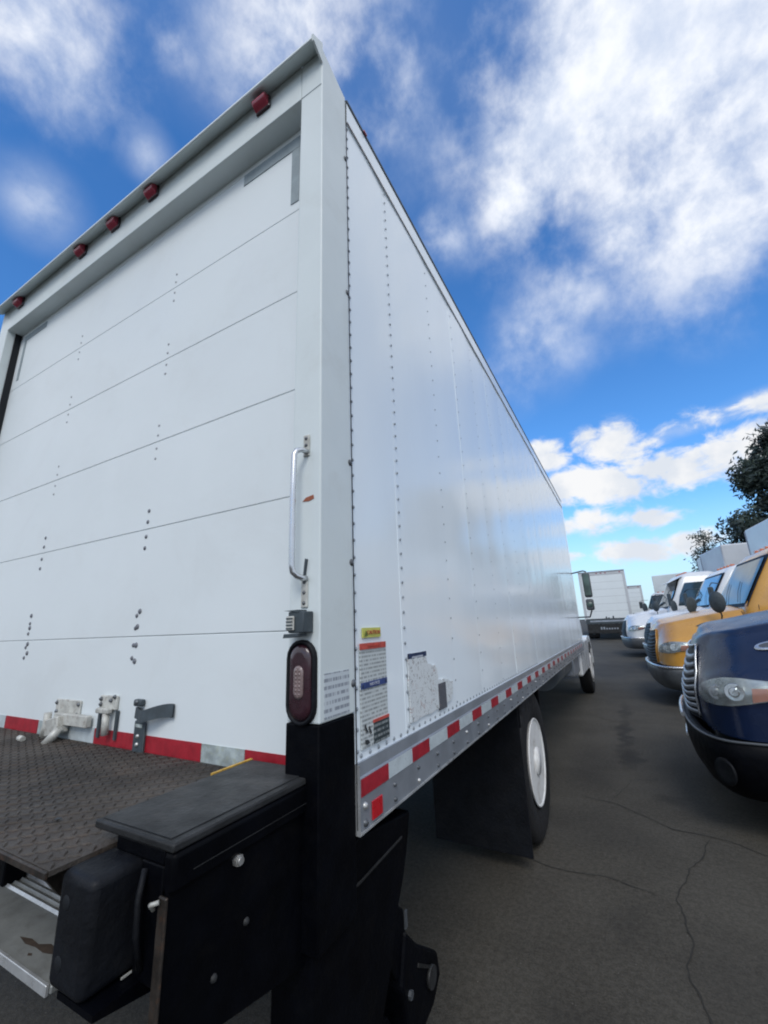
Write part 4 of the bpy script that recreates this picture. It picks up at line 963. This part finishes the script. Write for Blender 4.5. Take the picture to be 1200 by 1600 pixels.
    for sg in (-1, 1):
        b = MB(); wz = [(LH + 0.30, 1.62), (LH + 0.40, 1.95), (LH + 0.62, 2.24 + H * .8), (LH + 1.20, 2.26 + H * .8), (LH + 1.20, 1.95), (LH + 1.20, 1.62)]
        def sy(z): return 1.055 - (z - 1.57) * 0.1447 if z < 1.95 else 1.0 - (z - 1.95) * 0.07 / (0.43 + H)
        b.poly([(l, sg * (sy(z) + 0.008), z) for l, z in (wz[0], wz[1], wz[4], wz[5])]); b.poly([(l, sg * (sy(z) + 0.008), z) for l, z in (wz[1], wz[2], wz[3], wz[4])]); b.build('side_window', 'glass', cab)
        b = MB(); b.tube([(LH + 0.16, sg * 1.06, 1.57), (LH + 0.10, sg * 1.075, 1.0), (LH + 0.10, sg * 1.06, 0.66)], 0.004, 6); b.build('door_gap', 'gasket', cab); b = MB(); b.tube([(LH + 1.26, sg * 1.06, 1.57), (LH + 1.26, sg * 1.082, 1.2), (LH + 1.26, sg * 1.06, 0.66)], 0.004, 6); b.build('door_gap', 'gasket', cab)
        MB().box((LH + 1.05, sg * 1.078, 1.36), (LH + 1.19, sg * 1.10, 1.40), .005, 1).build('door_handle', 'strap', cab)
        # door mirror on two arms
        if not detail: mm_ = MB().box((LH - 0.02, sg * 1.26, 1.62), (LH + 0.06, sg * 1.46, 2.02), .03, 3).build('mirror', 'strap', R)
        if not detail: MB().tube([(LH + 0.30, sg * 1.03, 2.10), (LH + 0.10, sg * 1.25, 2.12), (LH + 0.02, sg * 1.36, 2.04)], .012, 8).build('mirror_arm', 'strap', mm_)
        if not detail: MB().tube([(LH + 0.20, sg * 1.06, 1.50), (LH + 0.10, sg * 1.25, 1.50), (LH + 0.02, sg * 1.36, 1.60)], .012, 8).build('mirror_arm', 'strap', mm_)
        if not detail: MB().box((LH + 0.061, sg * 1.285, 1.65), (LH + 0.065, sg * 1.435, 1.99)).build('mirror_glass', 'glass_l', mm_)
        MB().box((LH + 0.1, sg * 0.86, 0.30), (LH + 1.5, sg * 1.12, 0.66), .03).build('step_tank', 'grey_skirt', R)
        wheel(R, (0, 0, 0), 1, dish=-0.02)
        w_ = [c for c in R.children if c.name.startswith('wheel')][-1]
        for o in [w_]:
            o.location = (1.05, sg * 0.98, 0.487); o.rotation_euler = (0, 0, rad(90) * sg)
        w_.scale = (1, 1, 1)
        # round hood mirror
        if bumper == 'black': continue
        p = hood_pt(0.80, sg * 0.80, 0.0)
        hm = MB(); hm.lathe([(0.0, -0.055), (0.07, -0.045), (0.115, -0.018), (0.125, 0.0), (0.118, 0.008), (0, 0.012)], (0, 0, 0), 0, 24)
        mr_ = Matrix.Rotation(rad(-50 * sg), 3, 'Z')
        for v in hm.bm.verts:
            q_ = mr_ @ Vector((v.co.x * 0.9, v.co.y, v.co.z * 1.4)); v.co = Vector((q_.x + 0.98, q_.y + sg * 1.06, q_.z + 1.64))
        hmo = hm.build('hood_mirror', 'strap', R)
        MB().tube([(1.02, sg * 0.92, 1.38), (1.01, sg * 1.02, 1.42), (0.99, sg * 1.06, 1.50)], .012, 8).build('mirror_arm', 'strap', hmo)
    for s_ in (-0.55, -0.28, 0.0, 0.28, 0.55):
        MB().box((LH + 0.74, s_ - 0.05, 2.545 + H), (LH + 0.84, s_ + 0.05, 2.595 + H), .010).build('roof_lamp', 'orange', cab)
    for s_ in (-0.35, 0.35):
        MB().tube([scr(1.615, s_ - .25, .03), scr(1.80, s_ + 0.02, .03), scr(1.98, s_ + 0.16, .028)], .0038, 6).build('wiper', 'gasket', cab)
    if visor:
        b = MB(); b.grid([[(LH + 0.18 - 0.05 * math.cos(math.pi * s_ / 2.2), s_ * 0.95, 2.27 + H - .03) for s_ in [k / 6 for k in range(-6, 7)]], [(LH + 0.60, s_ * 0.93, 2.43 + H) for s_ in [k / 6 for k in range(-6, 7)]]])
        b.grid([[(LH + 0.18 - 0.05 * math.cos(math.pi * s_ / 2.2), s_ * 0.95, 2.25 + H - .03) for s_ in [k / 6 for k in range(-6, 7)]], [(LH + 0.60, s_ * 0.93, 2.41 + H) for s_ in [k / 6 for k in range(-6, 7)]]])
        b.build('sun_visor', paint, R)
    if box:
        x0, x1, w, z0_, z1_, mm = box
        bx = MB(); bx.box((x0, -w, z0_), (x1, w, z1_), 0.05, 3); bo = bx.build('cargo_box', mm, R)
        for sg in (-1, 1): MB().box((x0 + .06, sg * (w + .002), z0_ + .01), (x1 - .06, sg * (w + .010), z0_ + .13)).build('box_rail', 'rail', bo)
        for s_ in (-w + .03, w - .03): MB().cyl((x0 - .006, s_, z0_ + .05), (x0 - .006, s_, z1_ - .05), .012, n=6).build('corner_trim', 'rail', bo)
        MB().box((x0 + .3, -.45, .65), (x1, -.37, z0_ - .01)).build('chassis_rail', 'black', R); MB().box((x0 + .3, .37, .65), (x1, .45, z0_ - .01)).build('chassis_rail', 'black', R)
    return R
blue = conv_truck('parked_truck', 'dark blue bonneted truck with ribbed chrome grille, nearest in the row on the right', 'truck', (1.09, 4.15, 0), rad(-4), 'blue', 'black', None, group='trucks parked nose out along the aisle')
yel = conv_truck('parked_truck', 'yellow bonneted truck with grey bumper, parked just behind the dark blue one', 'truck', (1.02, 8.9, gz(9)), rad(3), 'yel', 'bump_grey', (3.12, 9.0, 1.22, 1.1, 3.5, 'box_white'), group='trucks parked nose out along the aisle')
w1 = conv_truck('parked_truck', 'white bonneted truck directly behind the yellow truck, with mirrors on its bonnet', 'truck', (1.15, 13.2, gz(13.4)), rad(5), 'cab_white', 'bump_grey', (3.12, 9.0, 1.22, 1.1, 3.70, 'box_white'), detail=False, group='trucks parked nose out along the aisle')
w2 = conv_truck('parked_truck', 'white bonneted truck with a sun visor over its windscreen, second behind the yellow one', 'truck', (0.60, 17.2, gz(17.2)), rad(6), 'cab_white', 'bump_grey', (3.12, 9.0, 1.22, 1.1, 3.5, 'box_dim'), visor=True, detail=False, group='trucks parked nose out along the aisle', cab_h=0.15)
lbls = ['white bonneted truck far down the row, third beyond yellow one', 'white bonneted truck at the far end, turned to show its windscreen and grille']
for (x, y, s_), lb in zip(((1.1, 21.4, 7), (2.35, 29.0, 62)), lbls):
    c = copy_tree(w1); c.location = (x, y, gz(y)); c.rotation_euler = (0, 0, rad(s_)); c['label'] = lb

# ------------------------------------------------------------------ white box trucks seen from behind at the end of the lot
def rear_truck(label, x, y, w, h, rz, L=7.0):
    R = thing('distant_box_truck', label, 'box truck', (x, y, gz(y)), rz, 'white box trucks parked at the end of the lot')
    hw = w / 2
    bo = MB().box((-hw, 0.0, 1.12), (hw, L, h), 0.03, 2).build('cargo_box', 'box_white', R)
    for sx in (-1, 1): MB().box((sx * hw, -0.012, 1.05), (sx * (hw - .12), -.001, h - .01), .003, 1).build('rear_post', 'box_dim', R)
    MB().box((-hw + .121, -0.012, h - .20), (hw - .121, -.001, h - .01), .003, 1).build('rear_header', 'box_dim', R)
    MB().box((-hw, -.06, h - .012), (hw, -.0125, h + .012)).build('rear_visor', 'box_dim', R)
    dr = MB().box((-hw + .125, -.004, 1.14), (hw - .125, -.0005, h - .205)).build('roll_up_door', 'gasket', R)
    n = 6; zz = 1.14
    for k in range(n):
        dh = (h - .21 - 1.14) / n; MB().box((-hw + .128, -.009, zz + .004), (hw - .128, -.0042, zz + dh - .002)).build('door_panel', 'door_white', dr); zz += dh
    for k in (-.5, -.12, 0, .12, .5): MB().box((k * w * .8 - .04, -.022, h - .13), (k * w * .8 + .04, -.0125, h - .08)).build('marker_lamp', 'red_lens', R)
    MB().box((-hw + .04, -.03, .86), (hw - .04, -.002, 1.115), .005, 1).build('liftgate_sill', 'strap', R)
    MB().box((-hw + .25, -.036, .96), (hw - .25, -.031, 1.05)).build('sill_plate', 'rail', R)
    MB().box((-hw + .10, -.16, .36), (hw - .10, -.10, .855), .01, 1).build('folded_platform', 'black_plate', R)
    text_part('MAXON', .20, (0, -.163, .62), Matrix.Rotation(rad(90), 3, 'X'), 'rail_light', R) if False else None
    for k in range(7):
        MB().box((-.45 + k * .13, -.164, .56), (-.37 + k * .13, -.161, .64 + (.05 if k < 2 else 0)), .01, 1).build('worn_lettering', 'rail', R)
    for (lx, lh) in ((-.12, .10), (.0, .05), (.22, .12)): MB().box((lx, -.03, 1.14), (lx + .07, -.0095, 1.14 + lh)).build('latch', 'strap', R)
    for sx in (-1, 1):
        for dx in (.14, .42): MB().lathe(tyre_prof(.485, .24, .27), (sx * (hw - dx), 1.9, .487), 0, 24).build('wheel', 'tyre', R)
        MB().box((sx * (hw - .03), 1.35, .10), (sx * (hw - .62), 1.36, .9)).build('mud_flap', 'tyre', R)
        MB().box((sx * (hw - .42), -.10, .30), (sx * (hw - .30), .1, .86), .01, 1).build('liftgate_arm', 'strap', R)
    for sx in (-.45, .37): MB().box((sx, .05, .72), (sx + .08, L + 1, .99)).build('chassis_rail', 'black', R)
    MB().box((-hw + .15, L + .1, .6), (hw - .15, L + 2.2, 2.6), .15, 3).build('cab', 'cab_white', R)
    return R
r1 = rear_truck('white box truck seen square from behind, standing in the middle of the aisle end', -0.06, 26.0, 2.36, 3.74, rad(2))
r2 = rear_truck('smaller looking white box truck, partly hidden just right of the square-on distant truck', 1.15, 37.0, 2.2, 3.3, rad(4))

# ------------------------------------------------------------------ trees behind the row
def make_tree(name, label, base, height, crown_r, nclump, seed, leafsize, per):
    rnd = random.Random(seed); R = thing(name, label, 'tree', base)
    tr = MB(); tr.tube([(0, 0, 0), (.08, 0, height * .3), (-.05, .1, height * .6), (.05, 0, height * .93)], [.24, .19, .12, .03], 10)
    tips = []
    for i in range(nclump):
        f = rnd.random() ** 0.85; z = height * (0.22 + 0.78 * f); a = rnd.uniform(0, 2 * math.pi)
        rr = crown_r * (1.0 - 0.62 * f) * (0.35 + 0.72 * rnd.random() ** .6) * (1 + .25 * math.sin(a * 3 + seed) + .2 * math.sin(z * 2.3 + a))
        p = Vector((rr * math.cos(a), rr * math.sin(a), z + rr * 0.12)); tips.append(p)
        if i % 5 == 0: tr.tube([(0, 0, max(.4, z - rr * .7)), p * 0.5 + Vector((0, 0, z * .5 - rr * .12)), p], [.055, .035, .012], 6)
    tr.build('trunk', 'bark', R)
    for ci, m_ in enumerate(MT['leafs']):
        vs = []; fs = []
        for i, p in enumerate(tips):
            if i % 3 != ci: continue
            cs = leafsize * rnd.uniform(1.6, 3.0)
            for k in range(per):
                d = Vector((rnd.gauss(0, 1), rnd.gauss(0, 1), rnd.gauss(0, .8))).normalized() * cs * rnd.random() ** .5
                c = p + d; u = Vector((rnd.gauss(0, 1), rnd.gauss(0, 1), rnd.gauss(0, 1) + .3)).normalized(); v = u.orthogonal().normalized() * leafsize * rnd.uniform(.25, .45); u *= leafsize * rnd.uniform(.6, 1.1)
                b = len(vs); vs += [c - u * .5, c + v * .6, c + u * .6, c - v * .6]; fs.append((b, b + 1, b + 2, b + 3))
        me = bpy.data.meshes.new('crown'); me.from_pydata(vs, [], fs); me.materials.append(m_)
        o = bpy.data.objects.new('crown', me); COL.objects.link(o); o.parent = R
    return R
make_tree('evergreen_tree', 'tall dark evergreen tree rising behind the parked trucks at the right edge', (9.4, 24.5, gz(24.5)), 9.3, 3.3, 700, 5, .30, 84)
make_tree('small_tree', 'small dark bushy tree poking up behind the white boxes, left of the tall evergreen', (5.7, 31.0, gz(31)), 5.9, 0.8, 60, 11, .20, 30)

# ------------------------------------------------------------------ render settings
S.render.engine = 'CYCLES'
S.cycles.max_bounces = 6
S.cycles.pixel_filter_type = 'BLACKMAN_HARRIS'; S.cycles.filter_width = 2.0
